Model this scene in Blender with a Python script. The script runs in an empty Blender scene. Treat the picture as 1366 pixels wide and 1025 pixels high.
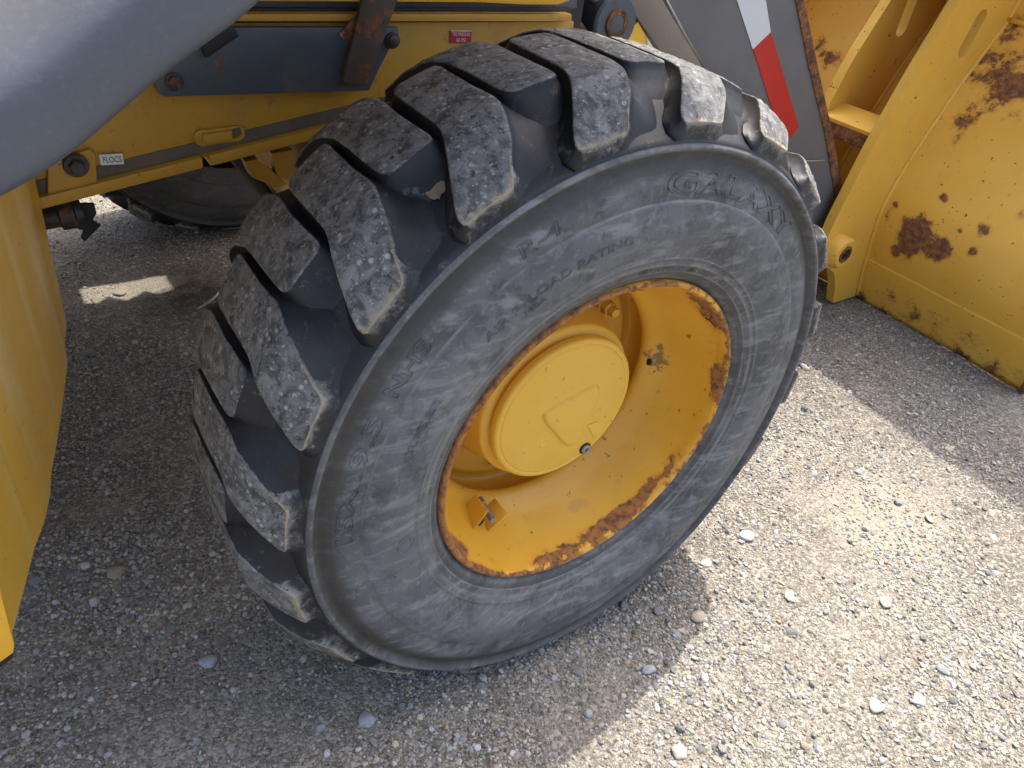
import bpy, bmesh, math, random
import numpy as np
from mathutils import Vector, Matrix, noise as mnoise

random.seed(7); rng = np.random.default_rng(7)
SC = bpy.context.scene
COL = SC.collection
R = math.radians

# ------------------------------------------------------------------ camera
H = 0.475                       # height of the wheel axis over the ground
M = np.array([[0.82982887, -0.54559003, 0.11711351],
              [-0.24595327, -0.54599926, -0.80086941],
              [0.50089025, 0.6357801, -0.58727559]])   # rows: image right, image down, forward
CAM = np.array([-0.62588916, -0.58096712, 0.69094853 + H])
FPX = 997.6
cam_d = bpy.data.cameras.new('camera'); cam = bpy.data.objects.new('camera', cam_d); COL.objects.link(cam)
mw = Matrix.Identity(4)
for r_ in range(3):
    mw[r_][0] = M[0][r_]; mw[r_][1] = -M[1][r_]; mw[r_][2] = -M[2][r_]; mw[r_][3] = CAM[r_]
cam.matrix_world = mw
cam_d.sensor_width = 36; cam_d.lens = FPX / 1366 * 36; cam_d.clip_start = 0.02; cam_d.clip_end = 3000
SC.camera = cam

# ------------------------------------------------------------------ world, sun, exposure
SUN = Vector((0.33, 0.215, 1.0)).normalized()
w = bpy.data.worlds.new('World'); SC.world = w; w.use_nodes = True
nt = w.node_tree; nt.nodes.clear()
sky = nt.nodes.new('ShaderNodeTexSky'); sky.sky_type = 'NISHITA'; sky.sun_disc = False
sky.sun_elevation = math.asin(SUN.z); sky.sun_rotation = math.atan2(SUN.x, SUN.y)
sky.air_density = 1.0; sky.dust_density = 6.0; sky.ozone_density = 1.0
bg = nt.nodes.new('ShaderNodeBackground'); bg.inputs[1].default_value = 0.15
out = nt.nodes.new('ShaderNodeOutputWorld')
nt.links.new(sky.outputs[0], bg.inputs[0]); nt.links.new(bg.outputs[0], out.inputs[0])
sl = bpy.data.lights.new('sun', 'SUN'); sl.energy = 2.0; sl.angle = R(0.55); sl.color = (1, .95, .86)
so = bpy.data.objects.new('sun', sl); COL.objects.link(so); so.rotation_euler = SUN.to_track_quat('Z', 'Y').to_euler()
SC.view_settings.view_transform = 'Standard'; SC.view_settings.look = 'None'
SC.view_settings.gamma = 1; SC.view_settings.use_curve_mapping = False
SC.view_settings.exposure = 1.52


def at(px, py, ax, val):
    """point of the photo's pixel on the plane axis = value"""
    d = M.T @ np.array([(px - 683) / FPX, (py - 512.5) / FPX, 1.0])
    t = (val - CAM[ax]) / d[ax]
    return Vector(CAM + t * d)


# ------------------------------------------------------------------ node helpers
class NT:
    def __init__(s, name):
        s.m = bpy.data.materials.new(name); s.m.use_nodes = True; s.t = s.m.node_tree; s.t.nodes.clear()
        s.out = s.n('ShaderNodeOutputMaterial'); s.b = s.n('ShaderNodeBsdfPrincipled')
        s.l(s.b.outputs[0], s.out.inputs[0]); s.tc = s.n('ShaderNodeTexCoord')

    def n(s, k): return s.t.nodes.new(k)
    def l(s, a, b): s.t.links.new(a, b)

    def put(s, sock, v):
        if isinstance(v, (int, float)): sock.default_value = v
        elif isinstance(v, (tuple, list)): sock.default_value = tuple(v) + ((1,) if len(v) == 3 and sock.type == 'RGBA' else ())
        else: s.l(v, sock)

    def coords(s, scale=(1, 1, 1), kind='Object', rot=(0, 0, 0)):
        mp = s.n('ShaderNodeMapping'); s.l(s.tc.outputs[kind], mp.inputs[0]); mp.inputs['Scale'].default_value = scale
        mp.inputs['Rotation'].default_value = rot
        return mp.outputs[0]

    def noise(s, sc, det=6, rough=.55, co=None, dist=0, out=0):
        x = s.n('ShaderNodeTexNoise'); x.inputs['Scale'].default_value = sc; x.inputs['Detail'].default_value = det
        x.inputs['Roughness'].default_value = rough; x.inputs['Distortion'].default_value = dist
        s.l(co if co is not None else s.tc.outputs['Object'], x.inputs['Vector']); return x.outputs[out]

    def voro(s, sc, co=None, feat='F1', out='Distance', rnd=1):
        x = s.n('ShaderNodeTexVoronoi'); x.feature = feat; x.inputs['Scale'].default_value = sc; x.inputs['Randomness'].default_value = rnd
        s.l(co if co is not None else s.tc.outputs['Object'], x.inputs['Vector']); return x.outputs[out]

    def ramp(s, v, a, b, lo=0., hi=1.):
        x = s.n('ShaderNodeMapRange'); x.interpolation_type = 'SMOOTHSTEP'
        s.put(x.inputs[0], v); x.inputs[1].default_value = a; x.inputs[2].default_value = b
        x.inputs[3].default_value = lo; x.inputs[4].default_value = hi; return x.outputs[0]

    def math(s, op, a, b=0.):
        x = s.n('ShaderNodeMath'); x.operation = op; s.put(x.inputs[0], a); s.put(x.inputs[1], b); return x.outputs[0]

    def mix(s, f, a, b):
        x = s.n('ShaderNodeMix'); x.data_type = 'RGBA'; s.put(x.inputs[0], f); s.put(x.inputs[6], a); s.put(x.inputs[7], b); return x.outputs[2]

    def attr(s, name, out='Fac'):
        x = s.n('ShaderNodeAttribute'); x.attribute_name = name; return x.outputs[out]

    def sep(s, v):
        x = s.n('ShaderNodeSeparateXYZ'); s.l(v, x.inputs[0]); return x.outputs

    def bump(s, h, dist, st=1., nrm=None):
        x = s.n('ShaderNodeBump'); x.inputs['Distance'].default_value = dist; x.inputs['Strength'].default_value = st
        s.l(h, x.inputs['Height'])
        if nrm is not None: s.l(nrm, x.inputs['Normal'])
        return x.outputs[0]

    def fin(s, col, rough=.5, bump=None, metal=0., spec=.5, coat=None):
        s.put(s.b.inputs['Base Color'], col); s.put(s.b.inputs['Roughness'], rough); s.put(s.b.inputs['Metallic'], metal)
        s.b.inputs['Specular IOR Level'].default_value = spec
        if coat is not None: s.put(s.b.inputs['Coat Weight'], coat); s.b.inputs['Coat Roughness'].default_value = .25
        if bump is not None: s.l(bump, s.b.inputs['Normal'])
        return s.m


def m_yellow(name, base=(.66, .345, .03), spots=.35, streak=0., dirt=.25, rough=.42, rustfac=None, bigrust=False):
    k = NT(name); co = k.coords()
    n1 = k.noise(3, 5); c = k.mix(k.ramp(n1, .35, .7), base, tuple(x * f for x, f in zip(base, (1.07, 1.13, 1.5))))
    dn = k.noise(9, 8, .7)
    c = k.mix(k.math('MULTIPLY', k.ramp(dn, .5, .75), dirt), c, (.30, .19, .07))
    c = k.mix(k.math('MULTIPLY', k.ramp(k.noise(60, 5, .75), .58, .72), dirt * .8), c, (.2, .12, .05))
    if streak:  # pale and brown streaks put soft highlights and reflections into the colour
        sn = k.noise(1, 6, .6, k.coords((11, 11, 1.6)), dist=.5)
        c = k.mix(k.math('MULTIPLY', k.ramp(sn, .48, .66), streak), c, (.74, .55, .25))
        sn2 = k.noise(1, 5, .6, k.coords((70, 70, 2)))
        c = k.mix(k.math('MULTIPLY', k.ramp(sn2, .55, .7), streak * .45), c, (.33, .2, .06))
    # chips: sparse small rust flecks
    f = k.ramp(k.noise(85, 2, .5), .70, .73); f = k.math('MULTIPLY', f, k.ramp(k.noise(7, 3), .42, .56))
    f = k.math('MULTIPLY', f, spots)
    if bigrust:
        f = k.math('MAXIMUM', f, k.math('MULTIPLY', k.ramp(k.noise(48, 3, .6), .70, .73), .9))
    if bigrust:
        a = k.attr('rust'); rn = k.math('ADD', a, k.math('MULTIPLY', k.math('SUBTRACT', k.noise(17, 9, .68), .5), 1.15))
        rm = k.ramp(rn, .52, .60); halo = k.ramp(rn, .40, .58)
        c = k.mix(k.math('MULTIPLY', halo, .55), c, (.42, .17, .03))
    c = k.mix(f, c, (.11, .045, .02))
    h = k.noise(140, 3)
    b = k.bump(h, .0006, .35)
    b = k.bump(k.noise(14, 3), .003, .3, b)
    ro = k.mix(k.ramp(dn, .4, .7), (rough,) * 3, (rough + .2,) * 3)
    if bigrust:
        rc = k.mix(k.ramp(k.noise(55, 6, .7), .35, .65), (.10, .048, .03), (.31, .13, .042))
        c = k.mix(rm, c, rc)
        ro = k.mix(rm, ro, (.85,) * 3)
        b = k.bump(k.math('MULTIPLY', rm, k.noise(160, 4)), .0016, .8, b)
    return k.fin(c, ro, b, spec=.45)


def m_paint(name, base, dirtcol=(.2, .14, .08), dirt=.3, rough=.45, rust=0., scratch=0., spots=0.):
    k = NT(name)
    n = k.noise(5, 6, .6); c = k.mix(k.ramp(n, .3, .75), base, tuple(x * 1.3 for x in base))
    dn = k.noise(14, 8, .7); c = k.mix(k.math('MULTIPLY', k.ramp(dn, .5, .72), dirt), c, dirtcol)
    if scratch:
        s1 = k.noise(1, 3, .6, k.coords((12, 12, 260), rot=(.3, .4, .2))); s2 = k.noise(190, 4, .6)
        c = k.mix(k.math('MULTIPLY', k.ramp(s1, .58, .8), scratch * .35), c, (.42, .43, .44))
        c = k.mix(k.math('MULTIPLY', k.ramp(s2, .5, .7), scratch * .6), c, (.5, .5, .5))
    if spots:
        c = k.mix(k.math('MULTIPLY', k.ramp(k.noise(16, 4, .6), .66, .70), spots), c, (.2, .11, .05))
    ro = rough
    if rust:
        rn = k.noise(22, 9, .7); rm = k.ramp(rn, .62 - rust * .3, .70 - rust * .3)
        rc = k.mix(k.ramp(k.noise(80, 6, .7), .35, .65), (.05, .028, .02), (.22, .085, .03))
        c = k.mix(rm, c, rc); ro = k.mix(rm, (rough,) * 3, (.85,) * 3)
    b = k.bump(k.noise(150, 4), .0007, .4)
    return k.fin(c, ro, b)


def m_rust(name):
    k = NT(name); c = k.mix(k.ramp(k.noise(45, 9, .7), .35, .65), (.045, .024, .017), (.27, .10, .03))
    c = k.mix(k.ramp(k.noise(120, 4), .6, .7), c, (.35, .22, .13))
    return k.fin(c, .85, k.bump(k.noise(190, 6, .7), .002, .8))


def m_side():
    """sidewall rubber: dry, chalky grey, brushed-looking scuffs"""
    k = NT('sidewall_rubber')
    n0 = k.noise(6, 5, .6)
    c = k.mix(k.ramp(n0, .3, .7), (.060, .064, .069), (.130, .137, .145))
    s1 = k.noise(1, 7, .65, k.coords((16, 24, 62), rot=(0, R(40), 0)), dist=.5)
    c = k.mix(k.math('MULTIPLY', k.ramp(s1, .47, .70), .60), c, (.255, .265, .27))
    s2 = k.noise(1, 7, .65, k.coords((70, 50, 26), rot=(0, R(70), 0)), dist=1.6)
    c = k.mix(k.math('MULTIPLY', k.ramp(s2, .52, .72), .35), c, (.22, .23, .235))
    s3 = k.noise(28, 8, .72)
    c = k.mix(k.math('MULTIPLY', k.ramp(s3, .5, .64), .55), c, (.034, .036, .04))
    s4 = k.noise(95, 5, .7)
    c = k.mix(k.math('MULTIPLY', k.ramp(s4, .55, .7), .35), c, (.30, .29, .27))
    pit = k.ramp(k.voro(95), .02, .045, 1, 0); pit = k.math('MULTIPLY', pit, k.ramp(k.noise(31, 2), .56, .6))
    c = k.mix(pit, c, (.03, .03, .03))
    hb = k.noise(12, 4, .6)
    c = k.mix(k.math('MULTIPLY', k.ramp(hb, .60, .74), .16), c, (.17, .155, .125))
    gr = k.attr('groove_or_shade'); c = k.mix(k.math('MULTIPLY', gr, .85), c, (.042, .038, .032))  # also carries the painted shade of the inner half
    ln = k.attr('line'); c = k.mix(k.math('MULTIPLY', ln, k.ramp(k.noise(30, 4), .35, .65, .1, .7)), c, (.26, .25, .22))
    tx = k.attr('letter'); c = k.mix(k.math('MULTIPLY', tx, k.ramp(k.noise(60, 4), .4, .6, .45, .95)), c, (.04, .042, .046))  # lettering darkened in colour for the shadows round its raised outlines
    b = k.bump(s3, .0012, .35); b = k.bump(k.noise(260, 4), .0005, .5, b)
    return k.fin(c, .62, b, spec=.36)


def m_lug():
    """worn crown is pitted and pale, walls are clean dark rubber, worn edges are dusty"""
    k = NT('tread_rubber')
    cr = k.attr('crown'); ed = k.attr('dust_or_sun')
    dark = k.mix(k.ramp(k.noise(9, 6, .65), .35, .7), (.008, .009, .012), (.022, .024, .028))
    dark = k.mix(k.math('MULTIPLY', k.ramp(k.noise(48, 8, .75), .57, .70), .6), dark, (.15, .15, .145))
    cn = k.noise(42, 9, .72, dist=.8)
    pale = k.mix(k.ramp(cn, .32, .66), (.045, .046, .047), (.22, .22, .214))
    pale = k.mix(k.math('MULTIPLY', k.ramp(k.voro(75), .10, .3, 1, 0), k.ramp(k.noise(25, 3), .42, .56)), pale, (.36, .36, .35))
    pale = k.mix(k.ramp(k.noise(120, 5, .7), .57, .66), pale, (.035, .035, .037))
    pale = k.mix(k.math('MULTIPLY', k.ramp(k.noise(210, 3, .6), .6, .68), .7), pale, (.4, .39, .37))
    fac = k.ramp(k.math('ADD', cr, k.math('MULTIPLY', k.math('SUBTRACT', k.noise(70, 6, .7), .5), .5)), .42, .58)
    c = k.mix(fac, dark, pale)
    dd = k.math('MULTIPLY', k.ramp(k.math('ADD', ed, k.math('MULTIPLY', k.math('SUBTRACT', k.noise(55, 8, .7), .5), 1.1)), .45, .85), .75)
    c = k.mix(dd, c, (.34, .28, .19))
    ro = k.mix(fac, (.5,) * 3, (.78,) * 3)
    b = k.bump(k.math('MULTIPLY', cn, fac), .0035, .55); b = k.bump(k.noise(230, 5, .7), .0009, .5, b)
    return k.fin(c, ro, b, spec=.38)


def m_rim():
    k = NT('rim_paint')
    base = (.67, .345, .024)
    c = k.mix(k.ramp(k.noise(4, 4), .35, .7), base, (.74, .42, .055))
    sm = k.ramp(k.noise(26, 7, .7), .56, .7); x, y, z = k.sep(k.tc.outputs['Object'])
    c = k.mix(k.math('MULTIPLY', sm, .3), c, (.34, .2, .06))
    blk = k.attr('soot'); bn = k.ramp(k.math('ADD', blk, k.math('MULTIPLY', k.math('SUBTRACT', k.noise(60, 8, .75), .5), 1.7)), .62, .78)
    c = k.mix(k.math('MULTIPLY', bn, .75), c, (.09, .08, .07))
    f = k.math('MULTIPLY', k.ramp(k.noise(70, 2, .5), .69, .73), .8)
    c = k.mix(f, c, (.24, .09, .02))
    a = k.attr('rust'); rn = k.math('ADD', a, k.math('MULTIPLY', k.math('SUBTRACT', k.noise(21, 10, .72), .5), 1.3))
    c = k.mix(k.math('MULTIPLY', k.ramp(rn, .33, .52), .7), c, (.62, .275, .02))
    rm = k.ramp(rn, .5, .6)
    rc = k.mix(k.ramp(k.noise(75, 7, .7), .36, .6), (.13, .055, .035), (.40, .17, .042))
    c = k.mix(rm, c, rc)
    b = k.bump(k.noise(90, 3), .0006, .3); b = k.bump(k.math('MULTIPLY', rm, k.noise(130, 6, .7)), .003, .9, b)
    return k.fin(c, k.mix(rm, (.36,) * 3, (.85,) * 3), b, spec=.5)


def m_ground():
    k = NT('packed_gravel_dirt')
    big = k.noise(1.7, 5, .6); mid = k.noise(11, 7, .7)
    c = k.mix(k.ramp(big, .35, .68), (.108, .097, .077), (.212, .191, .156))
    c = k.mix(k.math('MULTIPLY', k.ramp(mid, .45, .7), .6), c, (.33, .285, .225))
    v = k.n('ShaderNodeTexVoronoi'); v.inputs['Scale'].default_value = 190; k.l(k.tc.outputs['Object'], v.inputs['Vector'])
    g = k.sep(v.outputs['Color'])
    c = k.mix(k.math('MULTIPLY', k.ramp(g[0], .45, .95), .7), c, (.43, .40, .35))
    c = k.mix(k.math('MULTIPLY', k.ramp(g[1], .6, .95), .7), c, (.07, .062, .05))
    v2 = k.voro(420)
    v3 = k.n('ShaderNodeTexVoronoi'); v3.inputs['Scale'].default_value = 420; k.l(k.tc.outputs['Object'], v3.inputs['Vector'])
    g3 = k.sep(v3.outputs['Color'])
    c = k.mix(k.math('MULTIPLY', k.ramp(g3[0], .5, .9), .4), c, (.44, .40, .34))
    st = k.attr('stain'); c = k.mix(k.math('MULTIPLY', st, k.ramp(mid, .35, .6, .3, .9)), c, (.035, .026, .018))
    dd = k.ramp(k.math('ADD', k.attr('dust_or_sun'), k.math('MULTIPLY', k.math('SUBTRACT', mid, .5), 1.0)), .3, .8)
    c = k.mix(k.math('MULTIPLY', dd, .45), c, (.40, .345, .265))  # pale dust colour, which also brightens the painted sun patch
    b = k.bump(k.noise(30, 8, .7), .006, .7)
    b = k.bump(v.outputs['Distance'], -.0035, .8, b); b = k.bump(v2, -.0016, .8, b)
    return k.fin(c, .92, b, spec=.25)


def m_pebble():
    k = NT('pebble_stone')
    x = k.n('ShaderNodeAttribute'); x.attribute_name = 'tint'
    c = k.mix(k.math('MULTIPLY', k.ramp(k.noise(160, 6, .7), .45, .65), .35), x.outputs['Color'], (.16, .14, .12))
    return k.fin(c, .8, k.bump(k.noise(380, 5, .7), .0012, .6), spec=.3)


def m_flat(name, col, rough=.6, metal=0.):
    k = NT(name); c = k.mix(k.ramp(k.noise(30, 6, .7), .4, .7), col, tuple(x * .72 for x in col))
    return k.fin(c, rough, k.bump(k.noise(120, 3), .0005, .3), metal)


MAT = dict(
    side=m_side(), lug=m_lug(), rim=m_rim(), ground=m_ground(), pebble=m_pebble(),
    hub=m_yellow('hub_paint', (.74, .43, .05), spots=.4, dirt=.08, rough=.42),
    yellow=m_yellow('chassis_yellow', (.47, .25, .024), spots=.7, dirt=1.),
    tank=m_yellow('tank_yellow', (.63, .35, .038), spots=.3, streak=.45, dirt=.1, rough=.3),
    panel=m_yellow('panel_yellow', (.78, .42, .03), spots=.25, dirt=.1),
    bucket=m_yellow('bucket_paint', (.74, .42, .055), spots=1., dirt=.12, rough=.5, bigrust=True),
    navy=m_paint('dark_slate_paint', (.055, .068, .082), dirt=.35, rust=.05, spots=.6),
    grey=m_paint('grey_paint', (.068, .078, .096), (.13, .13, .13), .06, .50, scratch=.05),
    arm=m_paint('arm_grey_paint', (.10, .105, .115), (.17, .15, .12), .15, .38),
    armside=m_paint('dusty_arm_paint', (.17, .14, .105), (.24, .2, .14), .5, .6),
    rust=m_rust('rusty_steel'), rustbar=m_paint('rusted_bracket_paint', (.06, .045, .035), (.15, .09, .05), .6, .7, rust=.55),
    black=m_flat('black_steel', (.012, .012, .013), .6), steel=m_flat('worn_steel', (.34, .33, .31), .4, .6),
    grime=m_flat('road_grime', (.13, .105, .075), .9),
    white=m_flat('white_sticker', (.72, .72, .68), .5), red=m_flat('red_reflective_film', (.62, .012, .015), .35),
    decal=m_flat('crimson_sticker', (.45, .02, .05), .4), ink=m_flat('black_ink', (.02, .02, .02), .5),
    inkw=m_flat('white_ink', (.8, .75, .75), .5), bolt=m_paint('dark_bolt', (.03, .024, .02), dirt=.6, rust=.3),
    mud=m_flat('dried_mud', (.24, .18, .12), .95), straw=m_flat('dry_straw', (.55, .44, .24), .8),
    darkmud=m_flat('dark_damp_soil', (.045, .033, .024), .95), cap=m_flat('sunlit_crescent_pale', (.5, .46, .38), .35, .7),  # cap is the pale tone of the sunlit crescent
)


# ------------------------------------------------------------------ mesh helpers
def mesh_obj(name, verts, faces, mat, parent=None, smooth=True, attrs=None, edges=()):
    me = bpy.data.meshes.new(name)
    me.from_pydata([tuple(v) for v in verts], list(edges), [tuple(f) for f in faces]); me.update()
    if smooth: me.shade_smooth()
    if mat: me.materials.append(MAT[mat])
    for k_, arr in (attrs or {}).items():
        a = me.attributes.new(k_, 'FLOAT', 'POINT'); a.data.foreach_set('value', np.asarray(arr, dtype=np.float32))
    o = bpy.data.objects.new(name, me); COL.objects.link(o)
    if parent: o.parent = parent
    return o


def bm_obj(name, bm, mat, parent=None, smooth=False, angle=35):
    bmesh.ops.recalc_face_normals(bm, faces=bm.faces)
    me = bpy.data.meshes.new(name); bm.to_mesh(me); bm.free()
    if smooth:
        me.shade_smooth(); me.set_sharp_from_angle(angle=R(angle))
    me.materials.append(MAT[mat])
    o = bpy.data.objects.new(name, me); COL.objects.link(o)
    if parent: o.parent = parent
    return o


def bevel(bm, wd, seg=2):
    bmesh.ops.bevel(bm, geom=[e for e in bm.edges if e.is_manifold and e.calc_face_angle(0) > .35], offset=wd, segments=seg,
                    affect='EDGES', clamp_overlap=True, profile=.6)


def plate(name, pts, depth, mat, parent=None, bev=.003, holes=None, seg=2):
    """closed prism: outline points (3-D, coplanar) pushed by vector depth"""
    bm = bmesh.new(); d = Vector(depth)
    a = [bm.verts.new(p) for p in pts]; b = [bm.verts.new(Vector(p) + d) for p in pts]
    n = len(a)
    bm.faces.new(a); bm.faces.new(b[::-1])
    for i in range(n): bm.faces.new((a[i], b[i], b[(i + 1) % n], a[(i + 1) % n]))
    bmesh.ops.recalc_face_normals(bm, faces=bm.faces)
    if bev: bevel(bm, bev, seg)
    return bm_obj(name, bm, mat, parent, smooth=True)


def ring_plate(name, outer, inner, depth, mat, parent):
    """prism with one hole; outer and inner have the same number of points"""
    d = Vector(depth); n = len(outer)
    V = list(outer) + list(inner) + [Vector(p) + d for p in outer] + [Vector(p) + d for p in inner]
    F = []
    for i in range(n):
        j = (i + 1) % n
        F += [(i, j, n + j, n + i), (2*n+i, 3*n+i, 3*n+j, 2*n+j), (i, 2*n+i, 2*n+j, j), (n+i, n+j, 3*n+j, 3*n+i)]
    bm = bmesh.new(); vs = [bm.verts.new(v) for v in V]
    for f in F: bm.faces.new([vs[i] for i in f])
    return bm_obj(name, bm, mat, parent, smooth=True)


def frame_of(axis):
    z = Vector(axis).normalized(); x = z.orthogonal().normalized(); return x, z.cross(x), z


def lathe_local(prof, origin, axis, n=48, cap=True):
    x, y, z = frame_of(axis); o = Vector(origin); V = []; F = []
    for (r_, h_) in prof:
        for i in range(n):
            a = 2 * math.pi * i / n; V.append(o + z * h_ + (x * math.cos(a) + y * math.sin(a)) * r_)
    for j in range(len(prof) - 1):
        for i in range(n):
            k = (i + 1) % n; F.append((j * n + i, j * n + k, (j + 1) * n + k, (j + 1) * n + i))
    if cap:
        F.append(tuple(range(n))[::-1]); F.append(tuple(range((len(prof) - 1) * n, len(prof) * n)))
    return V, F


def turned(name, prof, origin, axis, mat, parent=None, n=48, cap=True, angle=30):
    V, F = lathe_local(prof, origin, axis, n, cap)
    bm = bmesh.new(); vs = [bm.verts.new(v) for v in V]
    for f in F: bm.faces.new([vs[i] for i in f])
    return bm_obj(name, bm, mat, parent, smooth=True, angle=angle)


def tube(name, pts, rad, mat, parent=None, n=8):
    V = []; F = []; pts = [Vector(p) for p in pts]
    for i, p in enumerate(pts):
        d = (pts[min(i + 1, len(pts) - 1)] - pts[max(i - 1, 0)]).normalized(); x, y, z = frame_of(d)
        if i and x.dot(px_) < .99:
            x = (px_ - z * px_.dot(z)).normalized(); y = z.cross(x)
        px_ = x
        rr = rad[i] if isinstance(rad, (list, tuple)) else rad
        for k in range(n):
            a = 2 * math.pi * k / n; V.append(p + (x * math.cos(a) + y * math.sin(a)) * rr)
    for i in range(len(pts) - 1):
        for k in range(n):
            j = (k + 1) % n; F.append((i * n + k, i * n + j, (i + 1) * n + j, (i + 1) * n + k))
    F.append(tuple(range(n))[::-1]); F.append(tuple(range((len(pts) - 1) * n, len(pts) * n)))
    return mesh_obj(name, V, F, mat, parent)


def empty(name, loc, label, cat, group=None):
    o = bpy.data.objects.new(name, None); COL.objects.link(o); o.location = loc
    o['label'] = label; o['category'] = cat
    if group: o['group'] = group
    return o


def keep(o, parent):          # parent without moving (the parent has only a translation)
    o.parent = parent; o.matrix_parent_inverse = Matrix.Translation(-parent.location)
    return o


def text_mesh(txt, size, outline=0., extrude=0., spacing=1., off=0.):
    cu = bpy.data.curves.new('t', 'FONT'); cu.body = txt; cu.size = size; cu.align_x = 'LEFT'; cu.space_character = spacing
    cu.resolution_u = 6; cu.offset = off
    if outline: cu.fill_mode = 'NONE'; cu.bevel_depth = outline; cu.bevel_resolution = 1
    elif extrude: cu.extrude = extrude
    o = bpy.data.objects.new('t', cu); COL.objects.link(o)
    dg = bpy.context.evaluated_depsgraph_get(); me = bpy.data.meshes.new_from_object(o.evaluated_get(dg))
    V = np.array([tuple(v.co) for v in me.vertices]).reshape(-1, 3); F = [tuple(p.vertices) for p in me.polygons]
    bpy.data.objects.remove(o); bpy.data.curves.remove(cu); bpy.data.meshes.remove(me)
    return V, F


def flat_text(name, txt, width, height, origin, xdir, ydir, mat, parent):
    V, F = text_mesh(txt, 1.0)
    mn = V.min(0); mx = V.max(0)
    x = Vector(xdir).normalized(); y = Vector(ydir).normalized(); o = Vector(origin)
    W = [o + x * ((v[0] - mn[0]) / (mx[0] - mn[0]) * width) + y * ((v[1] - mn[1]) / (mx[1] - mn[1]) * height) for v in V]
    return mesh_obj(name, W, F, mat, parent, smooth=False)


# ------------------------------------------------------------------ ground and gravel
def ground_z(x, y):
    return (mnoise.noise((x * 1.3, y * 1.3, 3.1)) * .012 + mnoise.noise((x * 5, y * 5, 7.7)) * .005 +
            mnoise.noise((x * 16, y * 16, 1.7)) * .0022)


def build_ground():
    xs = np.concatenate([[-400, -60, -12, -4], np.arange(-1.6, 3.0, .02), [4, 12, 60, 400]])
    ys = np.concatenate([[-400, -60, -12, -3], np.arange(-1.0, 3.6, .02), [5, 12, 60, 400]])
    V = []; st = []; du = []; D1 = at(1185, 690, 2, 0); SUN_SPOT = at(165, 390, 2, 0)
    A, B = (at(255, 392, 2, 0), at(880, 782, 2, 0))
    for y in ys:
        for x in xs:
            near = 1 if (-1.7 < x < 3.1 and -1.1 < y < 3.7) else 0
            z = ground_z(x, y) * near
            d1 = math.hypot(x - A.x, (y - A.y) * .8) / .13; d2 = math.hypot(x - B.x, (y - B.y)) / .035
            z += .014 * math.exp(-d1 * d1) * (1 + mnoise.noise((x * 40, y * 40, 0)))
            du.append(1.6 * math.exp(-(((x - SUN_SPOT.x) / .16) ** 2 + ((y - SUN_SPOT.y) / .06) ** 2)) + math.exp(-(((x - D1.x) / .20) ** 2 + ((y - D1.y) / .15) ** 2)) + .5 * math.exp(-(((x - 1.0) / .25) ** 2 + ((y - .2) / .14) ** 2)))  # first spot paints the sun patch brighter, the second is dry dust
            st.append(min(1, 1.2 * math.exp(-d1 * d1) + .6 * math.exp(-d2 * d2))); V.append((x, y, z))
    nx = len(xs); F = [(j * nx + i, j * nx + i + 1, (j + 1) * nx + i + 1, (j + 1) * nx + i) for j in range(len(ys) - 1) for i in range(nx - 1)]
    o = mesh_obj('ground', V, F, 'ground', attrs={'stain': st, 'dust_or_sun': du}); o['kind'] = 'structure'
    o['label'] = 'packed dirt and gravel yard surface'
    return o


build_ground()

PAL = np.array([(.40, .385, .36), (.33, .33, .335), (.24, .25, .27), (.46, .41, .33), (.38, .31, .235), (.52, .49, .44),
                (.17, .175, .185), (.42, .33, .27), (.30, .285, .26), (.60, .58, .54), (.22, .19, .16), (.27, .27, .275)])
PW = np.array([14, 14, 10, 11, 10, 7, 7, 4, 12, 2, 6, 10], float); PW /= PW.sum()


def ico(sub):
    bm = bmesh.new(); bmesh.ops.create_icosphere(bm, subdivisions=sub, radius=1)
    V = np.array([tuple(v.co) for v in bm.verts]); F = np.array([[v.index for v in f.verts] for f in bm.faces]); bm.free()
    return V, F


def rock_variants(sub, n, rough):
    V, F = ico(sub); out = []
    for i in range(n):
        W = V.copy()
        for j, v in enumerate(V):
            W[j] *= 1 + rough * mnoise.noise(Vector(v) * 1.3 + Vector((i * 7.3, 1, 2)))
        for c in range(3):           # a few cut faces make it angular
            nrm = rng.normal(size=3); nrm /= np.linalg.norm(nrm); d = W @ nrm; lim = rng.uniform(.62, .9)
            W -= np.outer(np.maximum(d - lim, 0) * .85, nrm)
        out.append(W)
    return out, F


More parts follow.
